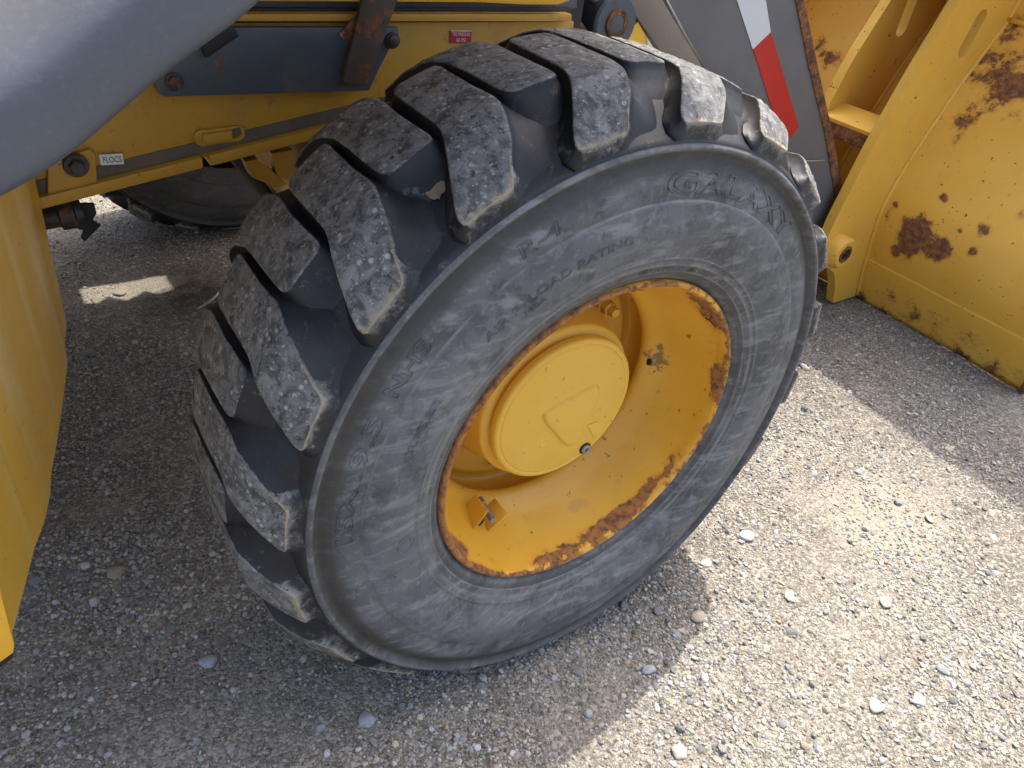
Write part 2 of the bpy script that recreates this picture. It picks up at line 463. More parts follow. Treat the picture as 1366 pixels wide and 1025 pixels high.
def pebbles(n, smin, smax, power, sub, nv, rough, region):
    """numpy-merged stones: returns verts, faces, tint"""
    vars_, F = rock_variants(sub, nv, rough)
    P = region(n); n = len(P)
    u = rng.random(n); s = (smin ** -power + u * (smax ** -power - smin ** -power)) ** (-1 / power)
    ang = rng.random(n) * 6.283; el = rng.uniform(.75, 1.35, n); fl = rng.uniform(.45, .85, n)
    tilt = rng.normal(0, .22, (n, 2))
    vi = rng.integers(0, nv, n); base = np.array(vars_)[vi]            # n,k,3
    b = base.copy(); b[..., 0] *= el[:, None]; b[..., 2] *= fl[:, None]; b *= s[:, None, None] / 2
    b[..., 2] += b[..., 0] * tilt[:, 0:1] + b[..., 1] * tilt[:, 1:2]
    c, si = np.cos(ang)[:, None], np.sin(ang)[:, None]
    X = b[..., 0] * c - b[..., 1] * si; Y = b[..., 0] * si + b[..., 1] * c
    gz = np.array([ground_z(p[0], p[1]) for p in P])
    Z = b[..., 2] + (gz + s * fl * rng.uniform(.08, .36, n))[:, None]
    V = np.stack([X + P[:, 0:1], Y + P[:, 1:2], Z], -1)
    k = V.shape[1]
    Fa = (F[None] + (np.arange(n) * k)[:, None, None]).reshape(-1, 3)
    col = PAL[rng.choice(len(PAL), n, p=PW)] * rng.uniform(.42, 1.18, (n, 1)) * np.array([1.22, 1.23, 1.19]); col = np.minimum(col, .46)
    return V.reshape(-1, 3), Fa, np.repeat(col, k, 0)


def region_near(n):
    # more stones where the photo is close to them, patchy density
    P = []
    while len(P) < n:
        x = rng.uniform(-1.15, 2.1, 6000); y = rng.uniform(-.75, 2.5, 6000)
        q = np.stack([x, y, np.zeros(6000)], 1) - CAM; c = q @ M.T; px = 683 + FPX * c[:, 0] / c[:, 2]; py = 512 + FPX * c[:, 1] / c[:, 2]
        ok = (px > -160) & (px < 1530) & (py > -60) & (py < 1180)
        d = np.hypot(x + .6, y + .58)
        pr = np.clip((1.5 / np.maximum(d, .8)) ** 1.3, .12, 1)
        ok &= rng.random(6000) < pr
        ok &= ~((np.abs(x) < .2) & (y > .03) & (y < .25))
        for a, b in zip(x[ok], y[ok]):
            if mnoise.noise((a * 3.2, b * 3.2, 5)) + mnoise.noise((a * 11, b * 11, 9)) * .6 + .5 > rng.random() * .85: P.append((a, b))
            if len(P) >= n: break
    return np.array(P)


def merged_mesh(name, parts, mat):
    off = 0; VV = []; FF = []; CC = []
    for V, F, C in parts: VV.append(V); FF.append(F + off); CC.append(C); off += len(V)
    V = np.concatenate(VV); F = np.concatenate(FF); C = np.concatenate(CC)
    me = bpy.data.meshes.new(name)
    me.vertices.add(len(V)); me.vertices.foreach_set('co', V.astype(np.float32).ravel())
    me.loops.add(F.size); me.loops.foreach_set('vertex_index', F.astype(np.int32).ravel())
    me.polygons.add(len(F)); me.polygons.foreach_set('loop_start', np.arange(0, F.size, 3, dtype=np.int32))
    me.update(); me.validate()
    ca = me.attributes.new('tint', 'FLOAT_COLOR', 'POINT')
    ca.data.foreach_set('color', np.concatenate([C, np.ones((len(C), 1))], 1).astype(np.float32).ravel())
    me.materials.append(MAT[mat])
    o = bpy.data.objects.new(name, me); COL.objects.link(o)
    return o


g = merged_mesh('gravel', [pebbles(100000, .0016, .0052, 1.6, 1, 10, .5, region_near) if False else
                           pebbles(70000, .0028, .0070, 1.3, 1, 10, .5, region_near)], 'pebble')
g['kind'] = 'stuff'; g['label'] = 'fine grey and tan grit covering the yard'
g = merged_mesh('loose_pebbles', [pebbles(27000, .0055, .0135, 2.7, 1, 12, .45, region_near),
                                  pebbles(420, .0115, .022, 3.2, 2, 12, .35, region_near)], 'pebble')
g.data.shade_smooth(); g.data.set_sharp_from_angle(angle=R(40))
g['kind'] = 'stuff'; g['label'] = 'loose rounded pebbles scattered over the yard'


def stone(px, py, size, tint, label, flat=.6):
    p = at(px, py, 2, 0.004); V, F = ico(3); W = []
    for v in V:
        q = Vector(v); q *= 1 + .28 * mnoise.noise(q * 1.1 + Vector((px, py, 0)))
        W.append(np.array(q))
    W = np.array(W)
    for c in range(4):
        nrm = rng.normal(size=3); nrm /= np.linalg.norm(nrm); d = W @ nrm; W -= np.outer(np.maximum(d - rng.uniform(.6, .85), 0) * .8, nrm)
    a = rng.random() * 3; ca, sa = math.cos(a), math.sin(a); W *= size / 2; W[:, 0] *= 1.2; W[:, 2] *= flat
    W = np.stack([W[:, 0] * ca - W[:, 1] * sa, W[:, 0] * sa + W[:, 1] * ca, W[:, 2] + size * .12], 1)
    o = merged_mesh('stone', [(W, F, np.tile(np.array(tint), (len(W), 1)))], 'pebble'); o.data.shade_smooth()
    o.location = (p.x, p.y, ground_z(p.x, p.y)); o['label'] = label; o['category'] = 'stone'; o['group'] = 'larger stones lying on the gravel'


stone(155, 762, .026, (.33, .285, .22), 'brownish stone lying alone in the shade between the yellow tank and the tread')
stone(489, 957, .028, (.32, .33, .35), 'blue-grey stone on the gravel below the tyre')
stone(277, 883, .024, (.36, .37, .39), 'pale grey stone on the gravel left of the bottom of the tread')
stone(942, 751, .020, (.62, .6, .55), 'white round pebble just outside the edge of the tyre shadow')
stone(1052, 796, .024, (.52, .47, .36), 'cream stone in full sun right of the tyre shadow')
stone(1182, 803, .026, (.48, .42, .33), 'tan stone in full sun below the bright dusty patch')
stone(1168, 943, .026, (.52, .47, .39), 'pale tan angular stone with a short shadow near the bottom right')
stone(1225, 934, .024, (.42, .41, .39), 'smooth grey oval stone to the right of the pale tan angular one')
stone(995, 716, .030, (.52, .51, .49), 'whitish broken stone beside the tyre where the sunlit ground begins')
stone(930, 824, .026, (.44, .38, .3), 'brown stone sitting on the shadow line of the tyre')
stone(908, 1000, .026, (.5, .45, .37), 'tan stone at the bottom edge of the picture in the sun')
stone(866, 892, .022, (.34, .35, .38), 'slate blue oval stone inside the tyre shadow')
stone(160, 560 - 168, .03, (.30, .27, .23), 'rounded stone in the dim gravel under the yellow frame')
stone(118, 470, .028, (.20, .19, .18), 'dark ring-edged stone in the shade beside the yellow tank')


def straw(pts, label, rad=.0009):
    P = [at(a, b, 2, .006) for a, b in pts]; m_ = P[0].copy()
    o = tube('straw', [p - m_ for p in P], rad, 'straw', None, 5); o.location = m_
    o['label'] = label; o['category'] = 'straw'; o['group'] = 'bits of dry straw on the gravel'


straw([(234, 796), (242, 788), (247, 780)], 'short tan straw lying by the shaded gravel left of the tread')
straw([(205, 729), (218, 728)], 'tiny pale straw piece in the shade above the brownish stone')
straw([(108, 801), (121, 794)], 'thin straw bit on the gravel beside the foot of the yellow tank')

# ------------------------------------------------------------------ the machine
LOADER = empty('backhoe_loader', (0.0, 1.02, 0.0), 'yellow and grey backhoe loader parked on gravel, front wheel towards the viewer', 'backhoe loader')
PARTS = []


def part(o, parent=None):
    if parent is None: keep(o, LOADER)
    else:
        o.parent = parent
        o.matrix_parent_inverse = Matrix.Translation(-Vector((0, 0, 0)))
    return o


def sub(o, p):     # p was kept under LOADER and has no transform of its own
    o.parent = p; return o


# --- tyre
YC = 0.1455      # middle plane of the tread
# (y, r): outer bead to crown; mirrored for the inner half
PROF = [(.012, .2590), (.004, .2600), (-.0005, .2618), (-.003, .2650), (-.0075, .2680), (-.0095, .2720), (-.0125, .2765), (-.0128, .2785),
        (-.0142, .2800), (-.0148, .2865), (-.0165, .2878), (-.0168, .2890), (-.0172, .2965), (-.0190, .2980), (-.0192, .2995), (-.0180, .3010),
        (-.0195, .3060), (-.0215, .3150), (-.0235, .3280), (-.0240, .3420), (-.0225, .3560), (-.0200, .3680), (-.0190, .3722), (-.0180, .3730), (-.0158, .3737), (-.0156, .3750),
        (-.0157, .3800), (-.0155, .3900), (-.0140, .4000), (-.0105, .4100), (-.0060, .4175), (-.0030, .4220), (-.0030, .4255),
        (-.0065, .4285), (-.0110, .4310), (-.0128, .4335), (-.0122, .4362), (-.0095, .4372), (-.0090, .4388), (-.0085, .4410),
        (-.0040, .4440), (.0040, .4480), (.0150, .4545), (.0300, .4640), (.0500, .4735), (.0700, .4790), (.0900, .4815), (.1150, .4825), (YC, .4830)]
PRA = np.array(PROF)
# side surface: y as a function of r (bead to rib)
sr = PRA[2:37, 1]; sy = PRA[2:37, 0]


def side_y(r_): return np.interp(r_, sr, sy)


def carc_r(y_):
    y_ = np.where(y_ > YC, 2 * YC - y_, y_)
    return np.interp(y_, PRA[37:, 0], PRA[37:, 1])


def squash(V):
    """press the tyre against the ground: flat contact, bulging side"""
    V = np.array(V, float); z = V[:, 2] - H; lim = -.470
    d = lim - z; s = .012; soft = s * np.log1p(np.exp(np.clip(d / s, -40, 40)))
    V[:, 2] = z + soft * .97 + H
    r_ = np.hypot(V[:, 0], z); a = np.clip((-z - .03) / .40, 0, 1) ** 1.2 * np.exp(-(V[:, 0] / .46) ** 4)
    side = np.clip((r_ - .29) / .06, 0, 1) * np.clip((.46 - r_) / .03, 0, 1)
    V[:, 1] += np.sign(V[:, 1] - YC) * side * a * .022
    V[:, 2] = np.maximum(V[:, 2], .0005)
    return V


def lathe_xz(prof, n):
    t = np.linspace(0, 2 * np.pi, n, endpoint=False); p = np.array(prof); m_ = len(p)
    V = np.stack([np.outer(p[:, 1], np.cos(t)), np.repeat(p[:, :1], n, 1), np.outer(p[:, 1], np.sin(t)) + H], -1).reshape(-1, 3)
    F = [(j * n + i, (j + 1) * n + i, (j + 1) * n + (i + 1) % n, j * n + (i + 1) % n) for j in range(m_ - 1) for i in range(n)]
    return V, F


full = PROF + [(2 * YC - y_, r_) for y_, r_ in PROF[-2::-1]]
N_T = 420
V, F = lathe_xz(full, N_T)
fr = np.repeat(np.array(full)[:, 1], N_T); fy = np.repeat(np.array(full)[:, 0], N_T)
outer = fy < YC
groove_or_shade = np.exp(-((fr - .4165) / .0135) ** 4) * outer * .95 + np.clip((fr - .437) / .004, 0, 1) * .95 + np.exp(-((fr - .2745) / .004) ** 2) * .9 * outer + (1 - outer) * .8  # last term darkens the inner half, painting in shade under the chassis
line = np.zeros(len(fr))
for c_ in (.2785, .2887, .2995, .3735): line = np.maximum(line, np.exp(-((fr - c_) / .0009) ** 2))
line = np.maximum(line, .22 * np.exp(-((fr - .4345) / .002) ** 2)) * outer
tyre = part(mesh_obj('tyre', squash(V), F, 'side', attrs={'groove_or_shade': np.clip(groove_or_shade, 0, 1), 'line': line, 'letter': np.zeros(len(fr))}))
tyre['label'] = 'worn black tyre with chunky bar lugs and chalky grey sidewall'

# grooves between lugs use the dark clean rubber: a band over the crown as its own material
tyre.data.materials.append(MAT['lug'])
mi = np.zeros(len(F), np.int32)
for j in range(len(full) - 1):
    if 38 <= j <= len(full) - 1 - 39: mi[j * N_T:(j + 1) * N_T] = 1
tyre.data.polygons.foreach_set('material_index', mi)
for a_ in ('crown', 'dust_or_sun'):
    at_ = tyre.data.attributes.new(a_, 'FLOAT', 'POINT')
    at_.data.foreach_set('value', (np.full(len(fr), .18 if a_ == 'crown' else .12)).astype(np.float32))


def crown_r(y_):
    """crown of the lugs: flat in the middle, rounded at the shoulder"""
    d = np.abs(y_ - YC); return np.where(d < .085, .5055 - .2 * (d ** 2), .5055 - .2 * .085 ** 2 - .30 * (d - .085) - 4.6 * np.clip(d - .085, 0, 1) ** 2)


def lug_mesh(th0, flip):
    """one bar lug. th0 = angle of its leading edge; built in (angle, y)"""
    ys = [.206, .196, .170, .120, .088, .066, .045, .022, .002, -.012]
    Ls = [5.9, 6.6, 6.7, 6.75, 6.9, 7.8, 9.2, 10.9, 12.6, 13.7]
    Rs = [.0, -.2, -.1, .0, .1, .8, 1.8, 3.3, 4.8, 5.8]
    yy = np.concatenate([np.linspace(.207, .17, 7), np.linspace(.163, .10, 9), np.linspace(.095, -.007, 20)])
    nu, nv = len(yy), 13
    L = np.interp(-yy, -np.array(ys), Ls); Rr = np.interp(-yy, -np.array(ys), Rs)
    rnd = np.random.default_rng(int(abs(th0) * 10) + (5 if flip else 0))
    K = R(1) * .5
    T = np.zeros((nu, nv)); Y = np.zeros((nu, nv))
    for i in range(nu):
        T[i] = Rr[i] + (L[i] - Rr[i]) * np.linspace(0, 1, nv); Y[i] = yy[i]
    jit = rnd.normal(0, .0009, (nu, nv))
    P2 = np.stack([T * K, Y], -1)          # metres
    # perimeter loop of the crown grid
    loop = [(0, j) for j in range(nv)] + [(i, nv - 1) for i in range(1, nu)] + [(nu - 1, j) for j in range(nv - 2, -1, -1)] + [(i, 0) for i in range(nu - 2, 0, -1)]
    lp = np.array([P2[a] for a in loop]); m_ = len(lp)
    for it in range(1):                    # round the corners of the outline
        lp = .5 * lp + .25 * (np.roll(lp, 1, 0) + np.roll(lp, -1, 0))
    for a, q in zip(loop, lp): P2[a] = q
    tan = np.roll(lp, -1, 0) - np.roll(lp, 1, 0); nr = np.stack([-tan[:, 1], tan[:, 0]], -1); nr /= np.linalg.norm(nr, axis=1)[:, None]
    if ((lp + nr * .001 - lp.mean(0)) ** 2).sum() < ((lp - lp.mean(0)) ** 2).sum(): nr = -nr
    for it in range(2): nr = nr + np.roll(nr, 1, 0) + np.roll(nr, -1, 0); nr /= np.linalg.norm(nr, axis=1)[:, None]
    V = []; crown = []; dust_or_sun = []; wear = rnd.uniform(.55, 1.25)
    for i in range(nu):
        for j in range(nv):
            p = P2[i, j]; e = min(i, j, nv - 1 - j, nu - 1 - i)
            rad = crown_r(p[1]) + jit[i, j] * (.6 if e else .5) - (.0008 if e == 0 else 0)
            V.append((p[0], p[1], rad)); crown.append(1.)
            dust_or_sun.append((np.clip(.62 - (p[1] + .012) / .05, 0, 1) * .9 + (.25 if e == 0 else 0)) * wear)
    rings = [(.0018, .0010), (.0032, .0038), (.0034, .008), (.0058, .017), (.0088, .026), (.0125, .0335), (.0190, .0390), (.0300, .0440)]
    idx0 = [i * nv + j for i, j in loop]; base = len(V); shoulder = np.clip(-nr[:, 1] * 1.6 - .3, 0, 1) * np.clip((.03 - lp[:, 1]) / .02, 0, 1)
    for it in range(2): shoulder = .5 * shoulder + .25 * (np.roll(shoulder, 1) + np.roll(shoulder, -1))
    for k, (o_, d_) in enumerate(rings):
        for q in range(m_):
            s = shoulder[q]; wide = 1 + 1.0 * (1 - s) * np.clip((.045 - lp[q][1]) / .05, 0, 1) * (k < 6); wide += (1 - s) * (1.5 * max(0, -nr[q][0]) * np.clip((.13 - lp[q][1]) / .05, 0, 1) + 1.0 * max(0, nr[q][1]) * (lp[q][1] > .19)) * (1.0 if k < 7 else .6); off = o_ * wide * (1 - s * .80)
            p = lp[q] + nr[q] * off; cr = crown_r(max(lp[q][1], -.0125)); depth = d_
            cb = float(carc_r(max(p[1], -.0085))) - .0025
            if s > 0: cb = cb * (1 - s) + s * .4385
            tt = d_ / .0440; cb = cb - (.006 * (1 - s) if k == 7 else 0.); hgt = cr - (cr - cb) * tt
            y_ = p[1]
            if s > 0:       # side face leans in to meet the rib
                y_ = p[1] * (1 - s) + s * (p[1] + .004 * tt)
            if k >= 4: y_ = max(y_, -.0085)
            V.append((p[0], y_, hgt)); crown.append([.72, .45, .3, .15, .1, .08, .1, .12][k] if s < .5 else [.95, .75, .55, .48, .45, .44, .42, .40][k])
            dust_or_sun.append([.5, .3, .12, .08, .05, .05, .2, .25][k] + (.45 * s * [1, 1, .9, .6, .4, .3, .3, .2][k]))
    F = [(i * nv + j, i * nv + j + 1, (i + 1) * nv + j + 1, (i + 1) * nv + j) for i in range(nu - 1) for j in range(nv - 1)]
    for k in range(len(rings)):
        for q in range(m_):
            n_ = (q + 1) % m_
            a, b = (idx0[q], idx0[n_]) if k == 0 else (base + (k - 1) * m_ + q, base + (k - 1) * m_ + n_)
            F.append((a, b, base + k * m_ + n_, base + k * m_ + q))
    V = np.array(V); ang = R(th0) + V[:, 0] / .5; y_ = V[:, 1].copy()
    if flip: y_ = 2 * YC - y_
    W = np.stack([V[:, 2] * np.cos(ang), y_, V[:, 2] * np.sin(ang) + H], -1)
    return squash(W), F, crown, dust_or_sun


def make_lugs(parent):
    L = []
    for side in (0, 1):
        for k in range(20):
            th0 = 111.2 + 18 * k + (9.2 if side else 0)
            W, F, cr, du = lug_mesh(th0, side)
            o = mesh_obj('tread_lug', W, F, 'lug', attrs={'crown': cr, 'dust_or_sun': du})
            bm = bmesh.new(); bm.from_mesh(o.data); bmesh.ops.recalc_face_normals(bm, faces=bm.faces); 
            f0 = bm.faces[:][40]; c_ = f0.calc_center_median()
            if f0.normal.dot(Vector((c_.x, 0, c_.z - H))) < 0: bmesh.ops.reverse_faces(bm, faces=bm.faces)
            bm.to_mesh(o.data); bm.free(); o.data.shade_smooth(); o.data.set_sharp_from_angle(angle=R(62))
            L.append(sub(o, parent))
    return L


lugs = make_lugs(tyre)
mk = part(mesh_obj('mud_patch', *(lambda c: ([(c[0] + .013 * math.cos(a) * f, c[1] + .016 * math.sin(a) * f, c[2]) for f, a in
          [(.8 + .5 * mnoise.noise((math.cos(a_) * 1.3, math.sin(a_) * 1.3, 4.2)) + .18 * mnoise.noise((math.cos(a_) * 5, math.sin(a_) * 5, 1)), a_) for a_ in np.linspace(0, 6.28, 25)[:-1]]], [tuple(range(24))]))((0, 0, 0)), 'mud', smooth=False))
# sit the dried mud on the groove floor between two lugs
th_ = R(123.8); c_ = Vector((.4665 * math.cos(th_), .062, .4665 * math.sin(th_) + H))
for v in mk.data.vertices:
    a_ = th_ - v.co.x / .467; _rm = float(carc_r(.048 + v.co.y * .9)) + .0030; v.co = Vector((_rm * math.cos(a_), .048 + v.co.y * .9, _rm * math.sin(a_) + H))
sub(mk, tyre); mk.matrix_parent_inverse = Matrix.Identity(4)


def side_text(name, txt, th_start, th_end, r0, height, outline=.0007, label=None, depth=.0006, off=0.):
    V, F = text_mesh(txt, 1.0, outline=0.0 if outline == 0 else outline / height * .72, off=off, spacing=1.0 + off * 1.6)
    mn, mx = V.min(0), V.max(0); cap = .72 * 1.0
    W = []
    for v in V:
        u = (v[0] - mn[0]) / (mx[0] - mn[0]); th = R(th_start + (th_end - th_start) * u); r_ = r0 + v[1] / .72 * height
        y_ = float(side_y(r_)) - depth - v[2] / .72 * height * 1.0 * (1 if outline else 0)
        W.append((r_ * math.cos(th), y_, r_ * math.sin(th) + H))
    o = mesh_obj(name, squash(W), F, 'side', attrs={'letter': np.full(len(W), .48 if height > .015 else .05), 'groove_or_shade': np.zeros(len(W)), 'line': np.zeros(len(W))})
    if label: o['label'] = label
    return sub(o, tyre)


side_text('raised_lettering', 'GALAXY', 90, 47.5, .3835, .0245, .00075, 'raised outline letters GALAXY', off=.022)
side_text('raised_lettering', '15X19.5', 180.5, 153.5, .3855, .019, .00065, 'raised outline letters 15X19.5', off=.018)
side_text('raised_lettering', 'NHS', 149.5, 139.0, .3865, .018, .0006, 'raised outline letters NHS', off=.018)
side_text('raised_lettering', 'R-4', 119.5, 111.5, .3855, .018, .0006, 'raised letters R-4')
side_text('raised_lettering', 'TUBELESS', 160, 147, .335, .010, .0004, 'small worn raised letters TUBELESS')
side_text('raised_lettering', 'AIR F  LOAD RATING', 133, 97, .335, .011, .0004, 'small worn raised letters')
side_text('raised_lettering', '180A', 124, 118.5, .322, .0075, .0003, 'small worn raised letters')
side_text('raised_lettering', 'USE ONLY ON 19.5 RIM', 92, 72, .2795, .006, .00022, 'tiny raised letters beside the rim')
# radial mould ticks near the bead
tv, tf = [], []
for k in range(34):
    a_ = R(k * 360 / 34 + 4 + 3 * math.sin(k * 2.3)); da = .0006 / .29
    r1_, r2_ = (.2785, .2995) if k % 3 else (.2785, .2887)
    rs_ = np.linspace(r1_, r2_, 6); b0 = len(tv)
    for r_ in rs_:
        for s_, o_ in ((-1, 0), (0, 1), (1, 0)):
            aa = a_ + s_ * da * 1.4; tv.append((r_ * math.cos(aa), float(side_y(r_)) - .0002 - .0006 * o_, r_ * math.sin(aa) + H))
    for i in range(5):
        for j in range(2): tf.append((b0 + i * 3 + j, b0 + i * 3 + j + 1, b0 + (i + 1) * 3 + j + 1, b0 + (i + 1) * 3 + j))
o = mesh_obj('mould_line', squash(tv), tf, 'side', attrs={'line': np.ones(len(tv)), 'groove_or_shade': np.zeros(len(tv)), 'letter': np.zeros(len(tv))}); sub(o, tyre); o['kind'] = 'stuff'
# emblem triangle in a circle
ev = []; C0 = R(-173.5)
pts = []
for i in range(25): pts.append((.0 + .013 * math.cos(i / 24 * 6.283), .318 + .013 * math.sin(i / 24 * 6.283)))
def on_side(u, r_, lift=.0003):
    a_ = C0 + u / .318; return Vector((r_ * math.cos(a_), float(side_y(r_)) - lift, r_ * math.sin(a_) + H))
o = tube('emblem_ring', [on_side(u, r_) for u, r_ in pts], .0005, 'side', None, 5); sub(o, tyre)
o = tube('emblem_triangle', [on_side(u, r_) for u, r_ in ((-.010, .311), (.010, .311), (0, .330), (-.010, .311))], .0005, 'side', None, 5); sub(o, tyre)

# --- rim: barrel and disc in one turned part
RIM = [(.012, .2590), (.004, .2612), (-.0025, .2612), (-.0060, .2600), (-.0078, .2570), (-.0066, .2535), (-.001, .2508), (.010, .2498), (.022, .2480),
       (.030, .2465), (.045, .2430), (.060, .2385), (.075, .2330), (.090, .2275), (.104, .2205), (.113, .2130), (.121, .2055), (.128, .2010), (.134, .2005),
       (.140, .2050), (.148, .2150), (.165, .2265), (.176, .2270), (.186, .2235), (.192, .2170), (.190, .2080), (.186, .2045), (.183, .2000), (.183, .1960), (.186, .19), (.188, .15), (.188, .10)]
n_r = 360; V, F = lathe_xz(RIM, n_r)
rp = np.array(RIM); yr = np.repeat(rp[:, 0], n_r); tt_ = np.tile(np.degrees(np.linspace(0, 2 * np.pi, n_r, endpoint=False)), len(RIM))
def adist(a, b): return np.abs((a - b + 180) % 360 - 180)
lipr = np.exp(-(np.clip(yr + .008, 0, 1) / .012) ** 2) * (.56 + .40 * np.exp(-(adist(tt_, 165) / 62) ** 4))
# bottom arc of rust, right, upper right and lower left patches
arc = .74 * np.exp(-(adist(tt_, -66) / 52) ** 4) * np.exp(-((yr - .010) / .022) ** 2)
arc2 = .72 * np.exp(-(adist(tt_, 48) / 20) ** 4) * np.exp(-((yr - .012) / .035) ** 2)
arc3 = .85 * np.exp(-(adist(tt_, 214) / 9) ** 2) * np.exp(-((yr - .018) / .022) ** 2)
arc4 = .66 * np.exp(-(adist(tt_, 10) / 22) ** 2) * np.exp(-((yr - .004) / .022) ** 2)
arc5 = .62 * np.exp(-(adist(tt_, -12) / 3.5) ** 2) * np.exp(-((yr - .02) / .012) ** 2)
rust = np.maximum.reduce([lipr, arc, arc2, arc3, arc4, arc5]) * (yr < .15)
soot = .86 * np.exp(-(adist(tt_, 5) / 13) ** 2) * np.exp(-((yr - .105) / .03) ** 2) + .6 * np.exp(-(adist(tt_, -18) / 9) ** 2) * np.exp(-((yr - .09) / .02) ** 2)
rim = part(mesh_obj('wheel_rim', V, F, 'rim', attrs={'rust': rust, 'soot': soot}))
rim['label'] = 'deep yellow rim with rust round its lip'


def barrel(th, y_): # point on the inside of the rim
    i = np.argsort(rp[:22, 0]); r_ = float(np.interp(y_, rp[5:22, 0], rp[5:22, 1])); return Vector((r_ * math.cos(R(th)), y_, r_ * math.sin(R(th)) + H)), r_


# valve guard: two bent plates beside a steel stem on the barrel
vp, vr = barrel(-124.5, .088)
n_in = Vector((-vp.x, 0, H - vp.z)).normalized(); ty = Vector((0, 1, 0)); tx = n_in.cross(ty).normalized()
def guard(s, bend):
    o0 = vp + tx * s * .016
    P = [o0 + ty * -.020, o0 + ty * .020, o0 + ty * .020 + n_in * .034 + tx * bend * .014, o0 + ty * -.020 + n_in * .034 + tx * bend * .014]
    return plate('valve_guard', [p - n_in * .003 for p in P[:2]] + P[2:], tx * s * .003, 'rim', None, .0006, seg=1)
sub(guard(1, 0), rim); sub(guard(-1, -1), rim)
o = turned('valve_stem', [(.0055, 0), (.0055, .018), (.0042, .019), (.0042, .034), (.005, .035), (.005, .046), (.004, .048)], vp - ty * .026 + n_in * .022, (ty + n_in * .12), 'steel', None, 16); sub(o, rim)
o = turned('valve_base', [(.010, -.004), (.010, .006), (.007, .010)], vp, n_in, 'rust', None, 20); sub(o, rim)
# weld lump and small Y mark stamped on the lip zone
o = turned('weld_spot', [(.007, -.002), (.006, .0015), (.001, .0025)], barrel(1.5, .118)[0], Vector((-1, 0, -.02)), 'black', None, 14); sub(o, rim)
for q_, (a_, b_) in enumerate((((40.5, .010), (36.5, .018)), ((33.5, .010), (36.5, .018)), ((36.5, .018), (36.5, .026)))):
    p0, p1 = barrel(*a_)[0], barrel(*b_)[0]; inn = Vector((-p0.x, 0, H - p0.z)).normalized() * .0006
    o = tube('stamped_mark', [p0 + inn, p1 + inn], .0008, 'black', None, 5); sub(o, rim)

# --- wheel nuts on the disc
for k in range(8):
    a_ = R(22 + 45 * k + 11); c_ = Vector((.172 * math.cos(a_), .186, .172 * math.sin(a_) + H))
    o = turned('wheel_nut', [(.017, .0), (.017, -.004), (.0125, -.004), (.0125, -.016), (.009, -.018), (.009, -.030), (.008, -.031)], c_, (0, 1, 0), 'steel' if k % 3 else 'hub', None, 6)
    sub(o, rim)

# --- planetary hub
HUBP = [(.190, .156), (.165, .154), (.150, .150), (.120, .141), (.104, .138), (.100, .1375), (.098, .136), (.0970, .1345), (.0955, .1330), (.0948, .1200), (.0935, .1180),
        (.0895, .1180), (.0885, .1215), (.0872, .1268), (.0800, .1272), (.0765, .1262), (.0745, .1235), (.0740, .1195), (.0744, .1180), (.0752, .1172), (.0744, .1164), (.0738, .1140), (.0735, .06), (.0735, .02)]
V, F = lathe_xz([(y_, r_) for y_, r_ in HUBP], 160)
F.append(tuple(range((len(HUBP) - 1) * 160, len(HUBP) * 160)))
hub = part(mesh_obj('hub', V, F, 'hub')); hub['label'] = 'yellow round hub end with flat cover'
hub.data.set_sharp_from_angle(angle=R(50))
# rounded triangular badge, raised with a fillet
def face_xy(px, py, y_=.0735):
    p = at(px, py, 1, y_); return p
badge = [face_xy(*q) for q in ((795, 513), (799, 519), (797, 530), (790, 546), (781, 566), (773, 583), (765, 592), (757, 594), (749, 589), (741, 579), (731, 568), (725, 560), (724, 554), (729, 548), (745, 539), (765, 528), (784, 517))]
c0 = sum(badge, Vector()) / len(badge)
bmb = bmesh.new(); rings = []
for sc_, dy in ((1.06, .0006), (1.0, -.0008), (.975, -.0030), (.94, -.0040), (.86, -.0044)):
    rings.append([bmb.verts.new(Vector((c0.x + (p.x - c0.x) * sc_, .0735 + dy, c0.z + (p.z - c0.z) * sc_))) for p in badge])
for a_, b_ in zip(rings, rings[1:]):
    for i in range(len(badge)): j = (i + 1) % len(badge); bmb.faces.new((a_[i], a_[j], b_[j], b_[i]))
bmb.faces.new(rings[-1]); sub(bm_obj('badge', bmb, 'hub', None, True, 70), hub)
# ridge above it
p0, p1 = face_xy(724, 555, .0735), face_xy(797, 515, .0735)
o = tube('cover_ridge', [p0, p0.lerp(p1, .3), p0.lerp(p1, .7), p1], [.003, .0042, .0042, .003], 'hub', None, 12); sub(o, hub)
for q in ((759, 519), (797, 551), (726, 592)):     # shallow round dimples, built as low rings with a sunken middle
    c_ = face_xy(*q); o = turned('dimple', [(.0098, .0006), (.0088, -.0006), (.0072, -.0009), (.0058, -.0002), (.0030, .0003), (.0006, .0004)], c_, (0, 1, 0), 'hub', None, 24, True, 60); sub(o, hub)
c_ = face_xy(780, 598)
o = turned('plug_ring', [(.0108, .001), (.0108, -.0015), (.0085, -.0015), (.0082, .0)], c_, (0, 1, 0), 'black', None, 28); sub(o, hub)
o = turned('drain_plug', [(.0082, .0005), (.0082, -.0045), (.0072, -.0052), (.0042, -.0052), (.0036, -.002)], c_, (0, 1, 0), 'steel', None, 28); sub(o, hub)
P = [face_xy(*q) for q in ((783, 567), (797, 562), (806, 575), (792, 584))]
o = plate('number_pad', P, (0, -.0012, 0), 'hub', None, .0005); sub(o, hub)

